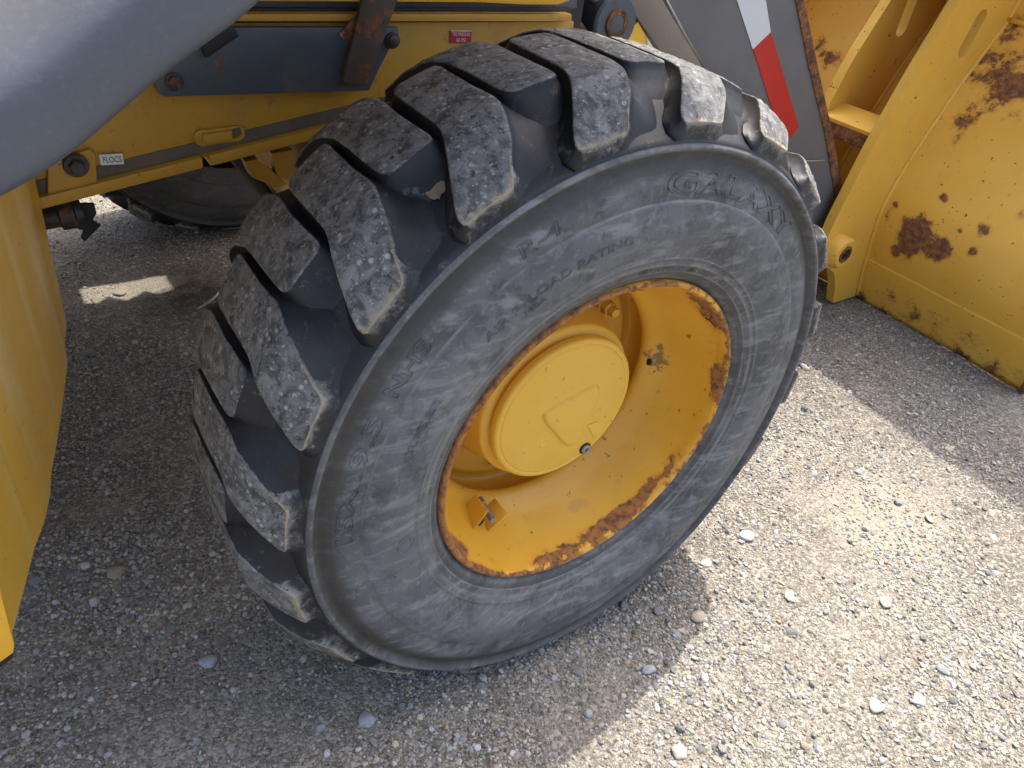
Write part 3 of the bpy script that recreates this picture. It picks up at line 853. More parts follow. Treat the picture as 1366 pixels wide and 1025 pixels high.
# --- front axle and the opposite wheel
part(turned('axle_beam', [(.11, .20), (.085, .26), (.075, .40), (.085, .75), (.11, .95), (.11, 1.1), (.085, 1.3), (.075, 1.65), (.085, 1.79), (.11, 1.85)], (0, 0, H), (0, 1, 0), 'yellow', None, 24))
for q in (((326, 216), (344, 212), (384, 246), (372, 252), (336, 237)), ((362, 205), (392, 200), (384, 240), (370, 236))):
    P = [at(a_, b_, 1, .80) for a_, b_ in q]
    part(plate('axle_bracket', P, (0, .03, 0), 'yellow', None, .003))
part(tube('drag_link', [(-.22, .5, .43), (-.12, 1.0, .42), (-.10, 1.6, .42)], .018, 'black', None, 10))
far = tyre.copy(); COL.objects.link(far); far.parent = LOADER
flipM = Matrix.Translation(Vector((0, 2.07, 0))) @ Matrix.Rotation(math.pi, 4, 'Z')
far.matrix_parent_inverse = Matrix.Translation(-LOADER.location); far.matrix_basis = flipM
far['label'] = 'opposite front tyre seen in shade under the frame'
for l_ in lugs:
    c_ = l_.copy(); COL.objects.link(c_); c_.parent = far; c_.matrix_parent_inverse = Matrix.Identity(4)
fr_ = rim.copy(); COL.objects.link(fr_); fr_.parent = LOADER; fr_.matrix_parent_inverse = Matrix.Translation(-LOADER.location); fr_.matrix_basis = flipM
fr_['label'] = 'rim of the opposite front wheel'

# --- chassis frame
YF = .52
A_ = lambda x, y: at(x, y, 1, YF)
low = [A_(60, 272), A_(384, 190)]; dirv = (low[1] - low[0])
lowR = low[0] + dirv * ((at(766, 30, 1, YF).x - low[0].x) / dirv.x); lowL = low[0] - dirv * .6
top = at(530, 30, 1, YF).z
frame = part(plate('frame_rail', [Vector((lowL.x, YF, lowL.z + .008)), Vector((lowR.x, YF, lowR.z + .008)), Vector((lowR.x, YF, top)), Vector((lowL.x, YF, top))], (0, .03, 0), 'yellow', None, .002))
frame['label'] = 'grimy yellow main frame rail behind the wheel'
# lower flange, in two lengths with a gap
def along(px, py): return at(px, py, 1, YF)
def flange(a, b, nm='frame_flange', h=.016, proud=.016, mat='yellow'):
    a, b = Vector(a), Vector(b)
    return sub(plate(nm, [Vector((a.x, YF - proud, a.z)), Vector((b.x, YF - proud, b.z)), Vector((b.x, YF - proud, b.z + h)), Vector((a.x, YF - proud, a.z + h))], (0, proud + .05, 0), mat, None, .003), frame)
g0, g1 = along(268, 222), along(277, 220)
def onlow(x_): t = (x_ - low[0].x) / (low[1].x - low[0].x); return low[0] + dirv * t
flange(lowL, onlow(g0.x)); flange(onlow(g1.x), onlow(-.02))
# band of road grime resting along the flange: thin crust
a, b = lowL + Vector((0, 0, .017)), onlow(-.02) + Vector((0, 0, .017))
sub(plate('grime_band', [Vector((a.x, YF - .004, a.z)), Vector((b.x, YF - .004, b.z)), Vector((b.x, YF - .0015, b.z + .016)), Vector((a.x, YF - .0015, a.z + .016))], (0, .003, 0), 'grime', None, 0), frame)
# upper flange strip with dark seams, and the bonnet skirt over it
def hstrip(nm, x0, x1, y0, y1, ypl, th, mat, par=None, bev=.002):
    P = [at(x0, y1, 1, ypl), at(x1, y1, 1, ypl), at(x1, y0, 1, ypl), at(x0, y0, 1, ypl)]
    z0 = min(P[0].z, P[1].z); z1 = max(P[2].z, P[3].z)
    Q = [Vector((P[0].x, ypl, P[0].z)), Vector((P[1].x, ypl, P[1].z)), Vector((P[2].x, ypl, P[2].z)), Vector((P[3].x, ypl, P[3].z))]
    o = plate(nm, Q, (0, th, 0), mat, None, bev)
    return sub(o, par) if par else part(o)
hstrip('top_flange', 300, 763, 19, 29, YF - .022, .10, 'yellow', frame)
hstrip('rubber_seam', 300, 763, 11, 18, YF - .006, .06, 'black', frame)
hstrip('side_channel', 300, 770, -6, 11.5, YF - .001, .05, 'navy', frame)
sk = [at(x_, y_, 1, YF - .03) for x_, y_ in ((300, 2), (640, 4), (700, 7), (745, 7), (760, 2), (766, -12), (766, -60), (300, -60))]
skirt = part(plate('bonnet_skirt', sk, (0, .02, 0), 'panel', None, .004)); skirt['label'] = 'bright yellow bonnet skirt at the top edge'
# end pad with bolt (left), sticker
pad = [A_(62, 215), A_(118, 196), A_(126, 203), A_(128, 238), A_(120, 246), A_(62, 264)]
pad = sub(plate('gusset_plate', pad, (0, -.010, 0), 'yellow', None, .003), frame)
c_ = at(101, 220, 1, YF - .012)
sub(turned('washer', [(.0155, .004), (.0155, -.004), (.014, -.006), (.009, -.006)], c_, (0, 1, 0), 'bolt', None, 24), frame)
sub(turned('bolt', [(.0095, .0), (.0095, -.012), (.008, -.0135)], c_, (0, 1, 0), 'bolt', None, 6), frame)
sq = [at(x_, y_, 1, YF - .0052) for x_, y_ in ((132, 206.5), (163.5, 205), (165.5, 219), (134.5, 220.5))]
st_ = sub(plate('white_sticker', sq, (0, -.0006, 0), 'white', None, 0), frame); st_['label'] = 'white sticker reading FLOCS'
xd = (sq[1] - sq[0]); yd = (sq[0] - sq[3])
sub(flat_text('sticker_text', 'FLOCS', xd.length * .78, yd.length * .56, sq[3] + xd * .13 + yd * .22 + Vector((0, -.0012, 0)), xd, yd, 'ink', None), frame)
# slotted clip welded on the rail
cl = [A_(x_, y_) for x_, y_ in ((257, 178), (262, 173), (316, 166), (325, 169), (326, 181), (319, 187), (268, 195), (260, 191))]
clip = sub(plate('welded_clip', cl, (0, -.006, 0), 'yellow', None, .003), frame)
cl2 = [at(x_, y_, 1, YF - .006) for x_, y_ in ((269, 178), (308, 173), (309, 185), (270, 192))]
sub(plate('clip_face', cl2, (0, -.006, 0), 'yellow', None, .002), frame)
sub(plate('clip_scuff', [at(x_, y_, 1, YF - .0062) for x_, y_ in ((310, 172), (320, 170), (323, 179), (316, 184), (311, 184))], (0, -.0005, 0), 'grime', None, 0), frame)
# red tyre-pressure sticker
sq = [at(x_, y_, 1, YF - .001) for x_, y_ in ((600, 41), (629, 41.5), (628, 58), (600, 58))]
rs = sub(plate('red_sticker', sq, (0, -.0006, 0), 'decal', None, 0), frame); rs['label'] = 'small red sticker reading TIRE PRESSURE 60 PSI'
xd = (sq[1] - sq[0]); yd = (sq[0] - sq[3])
sub(flat_text('sticker_text', 'TIRE PRESSURE', xd.length * .84, yd.length * .28, sq[3] + xd * .09 + yd * .60 + Vector((0, -.0012, 0)), xd, yd, 'inkw', None), frame)
sub(flat_text('sticker_text', '60 PSI', xd.length * .42, yd.length * .28, sq[3] + xd * .29 + yd * .14 + Vector((0, -.0012, 0)), xd, yd, 'inkw', None), frame)
sub(plate('sticker_edge', [at(x_, y_, 1, YF - .0017) for x_, y_ in ((601, 40.5), (629, 41.), (629, 42.4), (601, 42))], (0, -.0004, 0), 'inkw', None, 0), frame)

# dark slate plate bolted over the rail
YN = YF - .03
N_ = lambda x, y: at(x, y, 1, YN)
nv = [N_(*q) for q in ((205, 62), (300, 37), (532, 37), (533, 60), (520, 66), (505, 95), (493, 122), (222, 130), (212, 126), (206, 112))]
navy = part(plate('side_plate', nv, (0, .012, 0), 'navy', None, .003)); navy['label'] = 'dark slate-blue steel plate bolted to the frame rail'
for q in ((232, 109), (523, 54)):
    c_ = N_(*q); sub(turned('washer', [(.0115, .001), (.0115, -.003), (.009, -.0035)], c_, (0, 1, 0), 'bolt', None, 20), navy)
    sub(turned('bolt', [(.0085, -.003), (.0085, -.007), (.0065, -.008)], c_, (0, 1, 0), 'bolt', None, 6), navy)
sub(plate('plate_bracket', [N_(*q) for q in ((262, 50), (305, 28), (316, 46), (272, 76))], (0, -.012, 0), 'black', None, .003), navy)
# rusty strap crossing it
rb = [at(x_, y_, 1, YN - .012) for x_, y_ in ((484, 0), (470, -40), (520, -40), (531, 0), (490, 113), (457, 111))]
rb = [rb[1], rb[2], rb[3], rb[4], rb[5], rb[0]]
strap = part(plate('rusty_strap', rb, (0, .010, 0), 'rustbar', None, .002)); strap['label'] = 'rusty flat steel strap crossing the side plate'
sub(plate('rust_scale', [at(x_, y_, 1, YN - .003) for x_, y_ in ((452, 46), (474, 22), (482, 24), (468, 52), (458, 52))], (0, .002, 0), 'rust', None, 0), strap)
# hydraulic fitting under the rail, lower left
YH = .56
c_ = at(66, 290, 1, YH); d_ = at(110, 282, 1, YH) - c_
fit = part(turned('hose_fitting', [(.016, -.05), (.016, .01), (.021, .012), (.021, .03), (.017, .032), (.017, d_.length), (.02, d_.length)], c_, d_, 'bolt', None, 16))
hb = [at(x_, y_, 1, YH) for x_, y_ in ((98, 272), (126, 272), (129, 285), (124, 294), (135, 301), (113, 323), (108, 318), (112, 308), (104, 306), (99, 300))]
sub(plate('bracket_tab', hb, (0, .006, 0), 'black', None, .001), fit)

# --- yellow tank / step box at the left edge
tk_near_b, tk_far_b = at(15, 850, 1, .10), at(95, 432, 1, .50)
TN = Vector((tk_near_b.x, .10, tk_near_b.z)); TFm = Vector((tk_far_b.x, .50, tk_far_b.z))
tf_top = at(62, 225, 1, .50)
tn_top = Vector((TN.x + .005, .10, 1.06)); tf_top2 = Vector((tf_top.x, .50, .98))
# side wall polygon facing the wheel; slightly cambered grid, then folded edge towards the rear
bmk = bmesh.new(); NU, NV_ = 14, 22; gridv = []
for i in range(NU):
    u = i / (NU - 1)
    lo = TN.lerp(TFm, u); hi = tn_top.lerp(tf_top2, u); row = []
    for j in range(NV_):
        v_ = j / (NV_ - 1); p = lo.lerp(hi, v_); nrm = Vector((.93, -.36, 0))
        p = p + nrm * (.010 * math.sin(u * math.pi) * (1 - .4 * v_) + (.004 if .30 < u < .42 else 0) - .006 * (u > .86))
        row.append(bmk.verts.new(p))
    gridv.append(row)
for i in range(NU - 1):
    for j in range(NV_ - 1): bmk.faces.new((gridv[i][j], gridv[i + 1][j], gridv[i + 1][j + 1], gridv[i][j + 1]))
back = Vector((-.30, .05, 0))
loop = [gridv[i][0] for i in range(NU)] + [gridv[-1][j] for j in range(1, NV_)] + [gridv[i][-1] for i in range(NU - 2, -1, -1)] + [gridv[0][j] for j in range(NV_ - 2, 0, -1)]
b2 = [bmk.verts.new(v.co + back) for v in loop]
for i in range(len(loop)): j = (i + 1) % len(loop); bmk.faces.new((loop[i], loop[j], b2[j], b2[i]))
bmk.faces.new(b2[::-1])
tank = part(bm_obj('side_tank', bmk, 'tank', None, True, 40)); tank['label'] = 'streaky glossy yellow side tank at the left edge'
pp = [at(x_, y_, 1, .088) for x_, y_ in ((-30, 740), (0, 786), (20, 862), (18, 872), (0, 885), (-60, 905), (-90, 740))]
fl_ = sub(plate('folded_edge', pp, (0, .014, 0), 'panel', None, .003), tank); fl_['label'] = 'bright yellow lower corner of the tank with a dark rubber foot line'
pp = [at(x_, y_, 1, .092) for x_, y_ in ((-60, 903), (0, 884), (18, 873), (16, 880), (0, 891), (-60, 912))]
sub(plate('rubber_edge', pp, (0, .02, 0), 'black', None, .001), tank)

# --- grey mudguard, upper left: side skirt rolled over at the top, running back and over the wheel
low_px = [(-150, 300), (-60, 280), (0, 255), (75, 210), (123, 171), (205, 98), (264, 54), (347, -1)]
lowp = [at(a, b, 1, -.06) for a, b in low_px]
lowp = lowp + [Vector((-.40, -.06, 1.13)), Vector((-.30, -.06, 1.21)), Vector((-.15, -.06, 1.28)), Vector((.05, -.06, 1.31)), Vector((.20, -.06, 1.32))]  # unseen stretch over the wheel, added to shade tread and ground
secs = [(0.012, -.004), (0, 0), (0, .012), (.001, .030), (.002, .042), (.006, .050), (.016, .060), (.040, .076), (.10, .105), (.24, .130), (.45, .145), (.70, .15)]
V = []; F = []
for p in lowp:
    for (dy, dz) in secs: V.append((p.x, p.y + dy, p.z + dz))
n_ = len(secs)
for i in range(len(lowp) - 1):
    for j in range(n_ - 1): F.append((i * n_ + j, (i + 1) * n_ + j, (i + 1) * n_ + j + 1, i * n_ + j + 1))
guard_o = mesh_obj('mudguard', V, F, 'grey')
md = guard_o.modifiers.new('sub', 'SUBSURF'); md.levels = 2; md.render_levels = 2
md = guard_o.modifiers.new('thick', 'SOLIDIFY'); md.thickness = .004; md.offset = 1
part(guard_o); guard_o['label'] = 'scuffed grey curved mudguard in the upper left corner'
for v in guard_o.data.vertices: pass

V2 = []; secs2 = secs[:9] + [(.19, .13)]; n_ = len(secs2)  # unseen far-side mudguard added for its shade, trimmed for the sun patch
for p in lowp:
    for (dy, dz) in secs2: V2.append((p.x, 2.07 - (p.y + dy + .07), p.z + dz))
F = []
for i in range(len(lowp) - 1):
    for j in range(n_ - 1): F.append((i * n_ + j, i * n_ + j + 1, (i + 1) * n_ + j + 1, (i + 1) * n_ + j))
g2 = mesh_obj('mudguard', V2, F, 'grey'); md = g2.modifiers.new('thick', 'SOLIDIFY'); md.thickness = .004
part(g2); g2['label'] = 'unseen mudguard added on the far side to shade the ground'
# --- bonnet, cab side and loader arms above the frame (mostly above the picture)
def boxpart(nm, x0, x1, y0, y1, z0, z1, mat, bev=.02, parent=None):
    P = [Vector((x0, y0, z0)), Vector((x1, y0, z0)), Vector((x1, y0, z1)), Vector((x0, y0, z1))]
    o = plate(nm, P, (0, y1 - y0, 0), mat, None, bev)
    return sub(o, parent) if parent else part(o)
boxpart('bonnet', -.95, .42, .56, 1.50, 1.02, 1.62, 'panel', .04)
boxpart('cab', -2.6, -1.0, .35, 1.70, .55, 2.7, 'panel', .05)
boxpart('engine_block', -.9, .35, .60, 1.45, .82, 1.02, 'black', .02)
boxpart('shade_board', -1.0, -.13, 1.3, 1.86, 1.17, 1.20, 'black', .003)  # unseen panel added to shade the ground on the far side
part(plate('shade_board', [Vector(q) for q in ((-.13, 1.3, 1.17), (.10, 1.3, 1.17), (.10, 1.70, 1.17), (.055, 1.695, 1.17), (.02, 1.735, 1.17), (-.03, 1.70, 1.17), (-.07, 1.745, 1.17), (-.10, 1.72, 1.17), (-.13, 1.735, 1.17))], (0, 0, .03), 'black', None, 0))  # added too; its ragged edge leaves a slot for the sun patch
boxpart('belly_shade', -.9, -.05, .78, 1.32, .70, .82, 'black', .004)  # unseen box added to darken the space under the chassis
boxpart('side_tank', -1.5, -.62, 1.5, 2.0, .35, 1.1, 'tank', .02)  # unseen far-side box, added only for the shade it casts
boxpart('shade_board', .10, .5, 1.3, 1.9, 1.17, 1.20, 'black', .003)  # unseen panel added to carry the shade on past the slot
boxpart('sky_blocker', 1.25, 1.86, .645, .785, 1.02, 1.20, 'arm', .02)  # unseen block in place of a tilt link, added to darken between ribs
boxpart('chassis_rail', -2.4, .9, 1.50, 1.54, .78, 1.0, 'yellow', .004)

# --- loader arm with reflective tape
YA = .66
AR = lambda x, y: at(x, y, 1, YA)
fdown = [AR(882, -6), AR(914, 50), AR(948, 105), AR(1000, 230), AR(1060, 330), AR(1108, 330), AR(1124, 262), AR(1100, 140), AR(1066, -6)]
f0, f8 = fdown[0], fdown[8]
up = f0 + (f0 - AR(914, 50)).normalized() * .55; up2 = f8 + Vector((-.10, 0, .55))
arm = part(plate('loader_arm', fdown + [up2, up2 + Vector((-.5, 0, .05)), up], (0, .10, 0), 'arm', None, .003))
arm['label'] = 'grey loader arm coming down to the bucket'
# dusty rear face and pale edge bead of the arm
e0, e1 = AR(878, -6) , AR(950, 118)
def arm_strip(nm, pxs, dy, mat, th=-.002):
    return sub(plate(nm, [at(a, b, 1, YA + dy) for a, b in pxs], (0, th, 0), mat, None, 0), arm)
rp_ = [at(a, b, 1, YA - .035) for a, b in ((800, -60), (850, -60), (881, -6), (913, 50), (948, 106), (975, 150), (935, 150), (905, 105), (868, 50), (829, -6))]
o = sub(plate('arm_flange', rp_, (0, .03, 0), 'armside', None, .004), arm); o['label'] = 'dusty brown inner flange of the arm'
sub(tube('weld_bead', [AR(885, -6), AR(915, 50), AR(945, 100)], .0035, 'steel', None, 8), arm)
# rusty front edge bar
rbp = [AR(1059, -6), AR(1071, -6), AR(1090, 90), AR(1108, 170), AR(1125, 262), AR(1114, 268), AR(1100, 180), AR(1078, 90)]
sub(plate('edge_bar', [Vector((p.x, YA - .004, p.z)) for p in rbp], (0, .11, 0), 'rust', None, .002), arm)
# straw caught between tyre and arm
o = tube('caught_straw', [AR(1054, 213), AR(1080, 214), AR(1098, 213)], .0012, 'straw', None, 5); sub(o, arm)
o.data.transform(Matrix.Translation(Vector((0, -.006, 0))))
# tape: white length and red length with printed grid left flat
tw = [at(x_, y_, 1, YA - .001) for x_, y_ in ((980, -8), (1020, -8), (1028, 43), (1004, 66))]
tr = [at(x_, y_, 1, YA - .001) for x_, y_ in ((1004.5, 66), (1028.5, 43.5), (1065.5, 170), (1055, 184), (1038, 172))]
k = NT('white_reflective_film'); gx = k.coords((1, 1, 1)); v_ = k.voro(420, feat='DISTANCE_TO_EDGE', rnd=0.)
MAT['tapew'] = k.fin(k.mix(k.ramp(v_, .03, .09), (.5, .52, .56), (.78, .8, .82)), .35)
k = NT('red_tape_film'); v_ = k.voro(420, feat='DISTANCE_TO_EDGE', rnd=0.)
MAT['taper'] = k.fin(k.mix(k.ramp(v_, .03, .09), (.36, .008, .01), (.66, .015, .02)), .35)
o = sub(plate('white_tape', tw, (0, -.0008, 0), 'tapew', None, 0), arm); o['label'] = 'white reflective tape'
o = sub(plate('red_tape', tr, (0, -.0008, 0), 'taper', None, 0), arm); o['label'] = 'red reflective tape'
# second (far) arm
far_arm = part(plate('loader_arm', [p + Vector((0, .62, 0)) for p in fdown + [up2, up2 + Vector((-.5, 0, .05)), up]], (0, .10, 0), 'arm', None, .003))
far_arm['label'] = 'far loader arm behind the near one'

# --- pivot boss and linkage between bonnet and arm
c_ = at(822, 32, 1, .60)
piv = part(turned('pivot_boss', [(.052, .10), (.052, .004), (.047, 0), (.02, 0)], c_, (0, 1, 0), 'navy', None, 40))
sub(turned('rust_ring', [(.026, .002), (.026, -.004), (.017, -.004), (.017, .002)], c_, (0, 1, 0), 'rust', None, 32, False), piv)
sub(turned('pivot_pin', [(.0168, .0), (.0168, -.003), (.014, -.004)], c_, (0, 1, 0), 'navy', None, 24), piv)
lk = [at(x_, y_, 1, .66) for x_, y_ in ((742, -20), (860, -20), (862, 40), (850, 60), (800, 95), (742, 110))]
part(plate('linkage_plate', lk, (0, .03, 0), 'black', None, .003))
lk = [at(x_, y_, 1, .615) for x_, y_ in ((735, -10), (777, -10), (770, 20), (790, 50), (765, 75), (742, 60), (763, 30))]
part(plate('rusty_hose_guard', lk, (0, .01, 0), 'rustbar', None, .002))
part(tube('hydraulic_pipe', [at(x_, y_, 1, .625) for x_, y_ in ((780, -10), (800, 4), (820, 8), (838, -10))], .006, 'armside', None, 10))
yp = [at(x_, y_, 1, .75) for x_, y_ in ((815, 66), (850, 28), (864, 50), (868, 76), (840, 90))]
lt = part(plate('lamp_bracket', [at(x_, y_, 1, .63) for x_, y_ in ((820, 64), (851, 29), (863, 50), (863, 90), (830, 90))], (0, .006, 0), 'panel', None, .001))
part(plate('grille_side', [at(x_, y_, 1, .628) for x_, y_ in ((863.5, 50), (873, 66), (882, 90), (864, 90))], (0, .006, 0), 'white', None, .001))

# --- bucket
BP = [(1.79, .004), (1.773, .006), (1.726, .166), (1.672, .300), (1.666, .345), (1.693, .435), (1.769, .605), (1.847, .764), (1.936, .898), (2.02, .925), (2.10, .98), (2.16, 1.10), (2.17, 1.22)]
Y0, Y1 = .006, 2.05


def smooth_poly(P, per=6):
    P = [Vector((a, 0, b)) for a, b in P]; out = []
    for i in range(len(P) - 1):
        p0, p1, p2, p3 = P[max(i - 1, 0)], P[i], P[i + 1], P[min(i + 2, len(P) - 1)]
        for k_ in range(per):
            t = k_ / per
            out.append(.5 * ((2 * p1) + (p2 - p0) * t + (2 * p0 - 5 * p1 + 4 * p2 - p3) * t * t + (3 * p1 - p0 - 3 * p2 + p3) * t ** 3))
    out.append(P[-1]); return [(p.x, p.z) for p in out]


prof = [BP[1]] + [(BP[1][0] + (BP[2][0] - BP[1][0]) * t, BP[1][1] + (BP[2][1] - BP[1][1]) * t) for t in np.linspace(.1, 1, 8)]
# crease: a small step, then the big curved sheet
prof += [(BP[2][0] + .004, BP[2][1] + .003), (BP[2][0] + .003, BP[2][1] + .008)]
prof += smooth_poly([(1.727, .178), (1.700, .26), (1.690, .345), (1.702, .435), (1.769, .605), (1.847, .764), (1.936, .898)], 12)
prof += [(1.941, .905), (1.944, .912), (1.935, 1.02), (1.90, 1.15), (1.82, 1.28), (1.70, 1.40)]
ysb = np.concatenate([np.linspace(Y0, .75, 120), np.linspace(.78, 1.2, 45), np.linspace(1.23, Y1, 20)]); ny = len(ysb)
V = []; F = []; rustv = []; np_ = len(prof)
BL = []            # rust blotches (y, z, radius y, radius z, strength) from the photo's patches
def blot(px, py, ry, rz, s=1.):
    # find where the ray meets the curved sheet
    best = None
    for (x_, z_) in prof:
        p = at(px, py, 0, x_); e = abs(p.z - z_)
        if best is None or e < best[0]: best = (e, p.y, z_)
    BL.append((best[1], best[2], ry, rz, s))
blot(1218, 318, .042, .06, 1.1); blot(1245, 330, .05, .038, 1.0); blot(1195, 335, .02, .03, .8); blot(1320, 85, .09, .08, .74); blot(1350, 120, .06, .06, .85); blot(1290, 160, .035, .05, .8)
blot(1335, 50, .05, .05, .8); blot(1258, 265, .015, .015, .8); blot(1185, 285, .012, .025, .75); blot(1195, 272, .012, .012, .8); blot(1310, 305, .02, .03, .8); blot(1296, 335, .018, .02, .8)
blot(1280, 310, .012, .01, .75); blot(1364, 290, .02, .02, .8); blot(1105, 80, .05, .04, .75); blot(1090, 60, .04, .03, .7); blot(1345, 260, .01, .01, .7); blot(1235, 165, .03, .04, .75)
for i, yv in enumerate(ysb):
    for (x_, z_) in prof:
        wob = .0025 * mnoise.noise((yv * 4, z_ * 4, 2)) if z_ > .2 else 0
        V.append((x_ + wob, yv, z_))
        r_ = 0
        for (by, bz, ry, rz, s) in BL:
            d = ((yv - by) / (ry * 1.5)) ** 2 + ((z_ - bz) / (rz * 1.4)) ** 2
            r_ = max(r_, s * math.exp(-d * .7))
        if z_ < .166: r_ = max(r_, (.68 - .34 * (z_ / .14)))
        rustv.append(r_ * .80)
for i in range(ny - 1):
    for j in range(np_ - 1): F.append((i * np_ + j, i * np_ + j + 1, (i + 1) * np_ + j + 1, (i + 1) * np_ + j))
# subdivide vertically for the rust mask: prof already fine near z<.9
bk = mesh_obj('bucket', V, F, 'bucket', attrs={'rust': rustv})
bk.data.set_sharp_from_angle(angle=R(28))
md = bk.modifiers.new('thick', 'SOLIDIFY'); md.thickness = .010; md.offset = -1
part(bk); bk['label'] = 'wide yellow loader bucket seen from behind, rust patches, standing on the gravel'


def buck_attr(o, val=.30):
    me = o.data; a = me.attributes.new('rust', 'FLOAT', 'POINT')
    vals = [val * (.8 + .4 * mnoise.noise(v.co * 6)) for v in me.vertices]; a.data.foreach_set('value', np.array(vals, np.float32))
    return o


# side plates, floor and lip so it is a bucket from any side
sp = [(p[0], p[1]) for p in prof[::3]] + [(2.30, 1.0), (2.62, .20), (2.70, .006)]
for yv, dy in ((Y0, .014), (Y1 - .014, .014)):
    o = buck_attr(plate('bucket_side', [Vector((a + (.004 if i == 0 else 0), yv + .0015, b)) for i, (a, b) in enumerate(sp)], (0, dy, 0), 'bucket', None, .002)); sub(o, bk)
o = buck_attr(plate('bucket_floor', [Vector((1.79, Y0 + .016, .006)), Vector((2.74, Y0 + .016, .006)), Vector((2.74, Y0 + .016, .028)), Vector((1.79, Y0 + .016, .028))], (0, Y1 - Y0 - .032, 0), 'bucket', None, .002)); sub(o, bk)
pe = [at(a, b, 1, Y0 - .002) for a, b in ((1344, 528), (1350, 508), (1368, 478), (1400, 470), (1400, 545), (1356, 526))]
we = [Vector((1.765, Y0 - .012, .004)), Vector((1.80, Y0 - .012, .004)), Vector((1.80, Y0 - .012, .14)), Vector((1.732, Y0 - .012, .14)), Vector((1.748, Y0 - .012, .06))]
o = sub(plate('wear_edge', we, (0, .0125, 0), 'rust', None, .002), bk); o['label'] = 'rusty brown wear edge'

# hinge ribs with long slots
def interp_prof(z_):
    zs = np.array([p[1] for p in prof[11:]]); xs = np.array([p[0] for p in prof[11:]]); i = np.argsort(zs)
    return float(np.interp(z_, zs[i], xs[i]))


def rib(yv, outer, slot_px, thick):
    n_ = 64
    zlo, zhi = outer[0][1], outer[-1][1]
    # outline: outer edge up, weld edge down
    out_pts = [Vector((a, yv, b)) for a, b in outer]
    weld = [Vector((interp_prof(max(z_, .18)) + .006 if z_ > .17 else 1.775 - .29 * z_ + .006, yv, z_)) for z_ in np.linspace(zhi, .02, 12)]
    return out_pts, weld


def resample(P, n_):
    P = list(P) + [P[0]]; L = [0]
    for a, b in zip(P, P[1:]): L.append(L[-1] + (b - a).length)
    out = []
    for i in range(n_):
        t = L[-1] * i / n_; j = max(0, np.searchsorted(L, t, side='right') - 1); j = min(j, len(P) - 2)
        f = (t - L[j]) / max(1e-9, L[j + 1] - L[j]); out.append(P[j].lerp(P[j + 1], f))
    return out


def oval(c0, c1, wd, n_):
    """capsule between two centres"""
    d = (c1 - c0); ax = d.normalized(); nn = Vector((-ax.z, 0, ax.x)); out = []
    for i in range(n_):
        a = 2 * math.pi * i / n_; cc = c0 if math.cos(a) < 0 else c1
        out.append(cc + ax * math.cos(a) * wd + nn * math.sin(a) * wd)
    return out


def align(inner, outer_):
    # rotate the inner loop so that it starts nearest the outer loop's start, same direction
    c = sum(inner, Vector()) / len(inner)
    def area(P): return sum(P[i].x * P[(i + 1) % len(P)].z - P[(i + 1) % len(P)].x * P[i].z for i in range(len(P)))
    if area(inner) * area(outer_) < 0: inner = inner[::-1]
    k_ = min(range(len(inner)), key=lambda i: (inner[i] - outer_[0]).length)
    return inner[k_:] + inner[:k_]


def make_rib(yv, outer, s0, s1, sw, thick, zsplit=.50):
    out_pts, weld = rib(yv, outer, None, thick)
    # upper piece carries the slot, lower piece is solid; both are one mesh
    oz = lambda z_: float(np.interp(z_, [p[1] for p in outer], [p[0] for p in outer]))
    def outline(z0, z1, n_=12):
        a = [Vector((oz(z_), yv, z_)) for z_ in np.linspace(z0, z1, n_)]
        b = [Vector((interp_prof(max(z_, .18)) + .006 if z_ > .17 else 1.775 - .29 * z_, yv, z_)) for z_ in np.linspace(z1, z0, n_)]
        return a + b
    bm = bmesh.new(); d = Vector((0, thick, 0))
    lo = outline(.012, zsplit, 16); a = [bm.verts.new(p) for p in lo]; b = [bm.verts.new(p + d) for p in lo]
    n_ = len(a); bm.faces.new(a); bm.faces.new(b[::-1])
    for i in range(n_): bm.faces.new((a[i], b[i], b[(i + 1) % n_], a[(i + 1) % n_]))
    hi = resample(outline(zsplit, outer[-1][1], 14), 72); inn = align(oval(s0, s1, sw, 72), hi)
    oo = [bm.verts.new(p) for p in hi]; ii = [bm.verts.new(p) for p in inn]; o2 = [bm.verts.new(p + d) for p in hi]; i2 = [bm.verts.new(p + d) for p in inn]
    for i in range(72):
        j = (i + 1) % 72
        bm.faces.new((oo[i], oo[j], ii[j], ii[i])); bm.faces.new((o2[i], i2[i], i2[j], o2[j])); bm.faces.new((oo[i], o2[i], o2[j], oo[j])); bm.faces.new((ii[i], ii[j], i2[j], i2[i]))
    o = bm_obj('hinge_rib', bm, 'bucket', None, True, 30)
    return buck_attr(sub(o, bk), .22)


YR = .60
near_outer = [(1.64, .012), (1.60, .10), (1.56, .15), (1.475, .19), (1.447, .254), (1.450, .345), (1.498, .58), (1.557, .768), (1.628, .954), (1.70, 1.12)]
s0, s1 = at(1287, 64, 1, YR), at(1308, 26, 1, YR)
r1_ = make_rib(YR, near_outer, s0, s1, .026, .030); r1_['label'] = 'near hinge rib with a long slot and the pivot boss at its foot'
YR2 = .80
far_outer = [(1.64, .012), (1.56, .15), (1.475, .19), (1.46, .254), (1.47, .40), (1.518, .62), (1.557, .753), (1.637, .915), (1.71, 1.09)]
s0, s1 = at(1203, 38, 1, YR2), at(1217, 2, 1, YR2)
r2_ = make_rib(YR2, far_outer, s0, s1, .024, .030); r2_['label'] = 'far hinge rib with a slot, joined by a cross bar'
for yv in (1.25, 1.45):
    c_ = r1_.copy(); COL.objects.link(c_); c_.parent = bk; c_.matrix_parent_inverse = Matrix.Identity(4); c_.location = (0, yv - YR, 0); c_['label'] = 'hinge rib for the far loader arm'
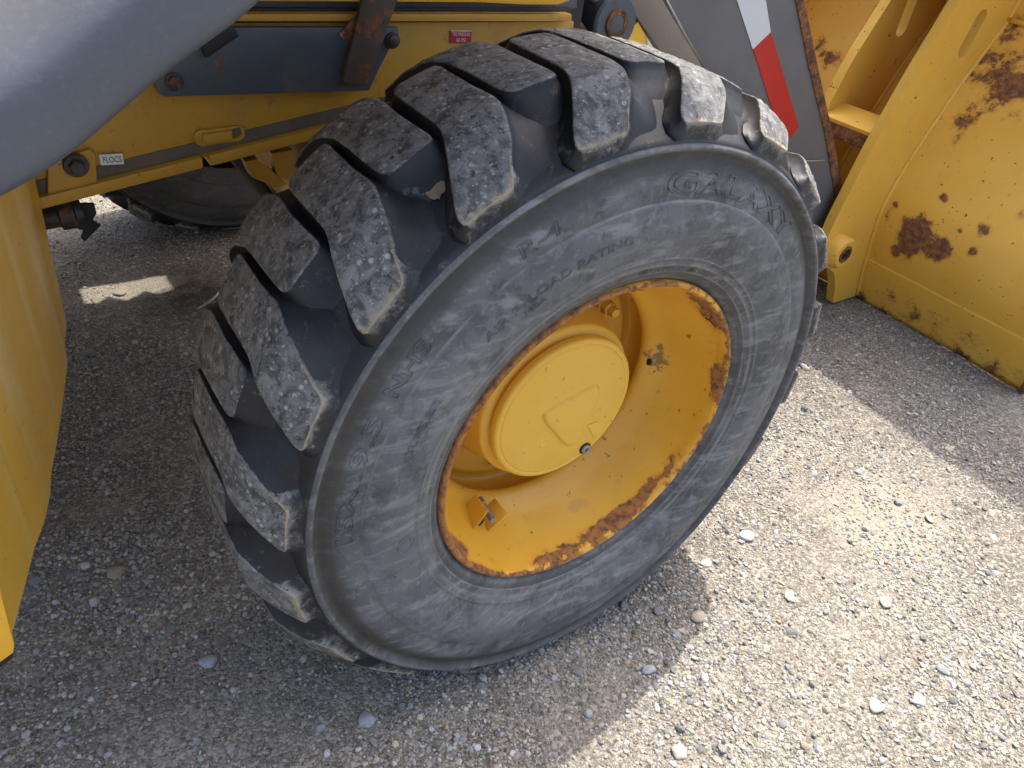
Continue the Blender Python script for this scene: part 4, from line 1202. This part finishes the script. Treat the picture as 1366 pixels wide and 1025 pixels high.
# weld beads along the near rib
wb = [Vector((interp_prof(max(z_, .18)) - .002 if z_ > .17 else 1.772 - .29 * z_, YR - .003, z_)) for z_ in np.linspace(.02, 1.0, 40)]
wb = [p + Vector((random.uniform(-.001, .001), random.uniform(-.001, .001), 0)) for p in wb]
o = buck_attr(sub(tube('weld_bead', wb, .0065, 'bucket', None, 8), bk), .30)
wb = [p + Vector((0, YR2 - YR, 0)) for p in wb]; o = buck_attr(sub(tube('weld_bead', wb, .0065, 'bucket', None, 8), bk), .36)
wb = [p + Vector((0, .034, 0)) for p in wb[3:]]
o = buck_attr(sub(tube('weld_bead', [p + Vector((0, -.2, 0)) for p in wb], .006, 'bucket', None, 8), bk), .36)
# horizontal fold at the top of the sheet
o = buck_attr(sub(tube('sheet_seam', [(1.931, y_, .905) for y_ in np.linspace(Y0 + .01, YR - .005, 12)], .007, 'bucket', None, 8), bk), .2)
# pivot boss
pb = at(1128, 340, 1, YR - .045)
boss = turned('pivot_boss', [(.046, .07), (.052, .045), (.052, .012), (.046, .004), (.044, 0), (.030, 0), (.026, .004), (.025, .05)], pb, (0, 1, 0), 'bucket', None, 40, False, 40)
buck_attr(sub(boss, bk), .34)
o = turned('bushing', [(.0265, .02), (.0265, -.002), (.019, -.002), (.018, .04)], pb, (0, 1, 0), 'rust', None, 32, False); sub(o, bk)
o = turned('boss_bore', [(.0185, .03), (.001, .03)], pb, (0, 1, 0), 'black', None, 24, False); sub(o, bk)
# round plates joining the boss to the rib
# cross bar between the ribs
c0, c1 = Vector((1.50, YR + .03, .600)), Vector((1.52, YR2, .600))
P = [Vector((1.507, YR + .028, .585)), Vector((1.60, YR + .028, .615)), Vector((1.596, YR + .028, .627)), Vector((1.503, YR + .028, .597))]
o = buck_attr(sub(plate('cross_bar', P, (0, YR2 - YR - .026, 0), 'bucket', None, .002), bk), .33)
P = [Vector((1.507, YR + .028, .545)), Vector((1.519, YR + .028, .545)), Vector((1.519, YR + .028, .586)), Vector((1.507, YR + .028, .586))]
o = sub(plate('cross_bar_lip', P, (0, .15, 0), 'rust', None, .002), bk)

# pale strip added to stand in for a sunlit crescent behind the tread
p = at(262, 408, 2, .02)
cp = tube('sunlit_crescent', [Vector((0, 0, 0)), Vector((.035, .004, .010)), Vector((.062, .018, .020)), Vector((.075, .034, .026))], [.001, .004, .004, .001], 'cap', None, 8)
cp.location = (p.x, p.y, .01); cp['label'] = 'thin pale strip standing in for a sunlit crescent on dark soil behind the tread'; cp['category'] = 'sunlight stand-in'
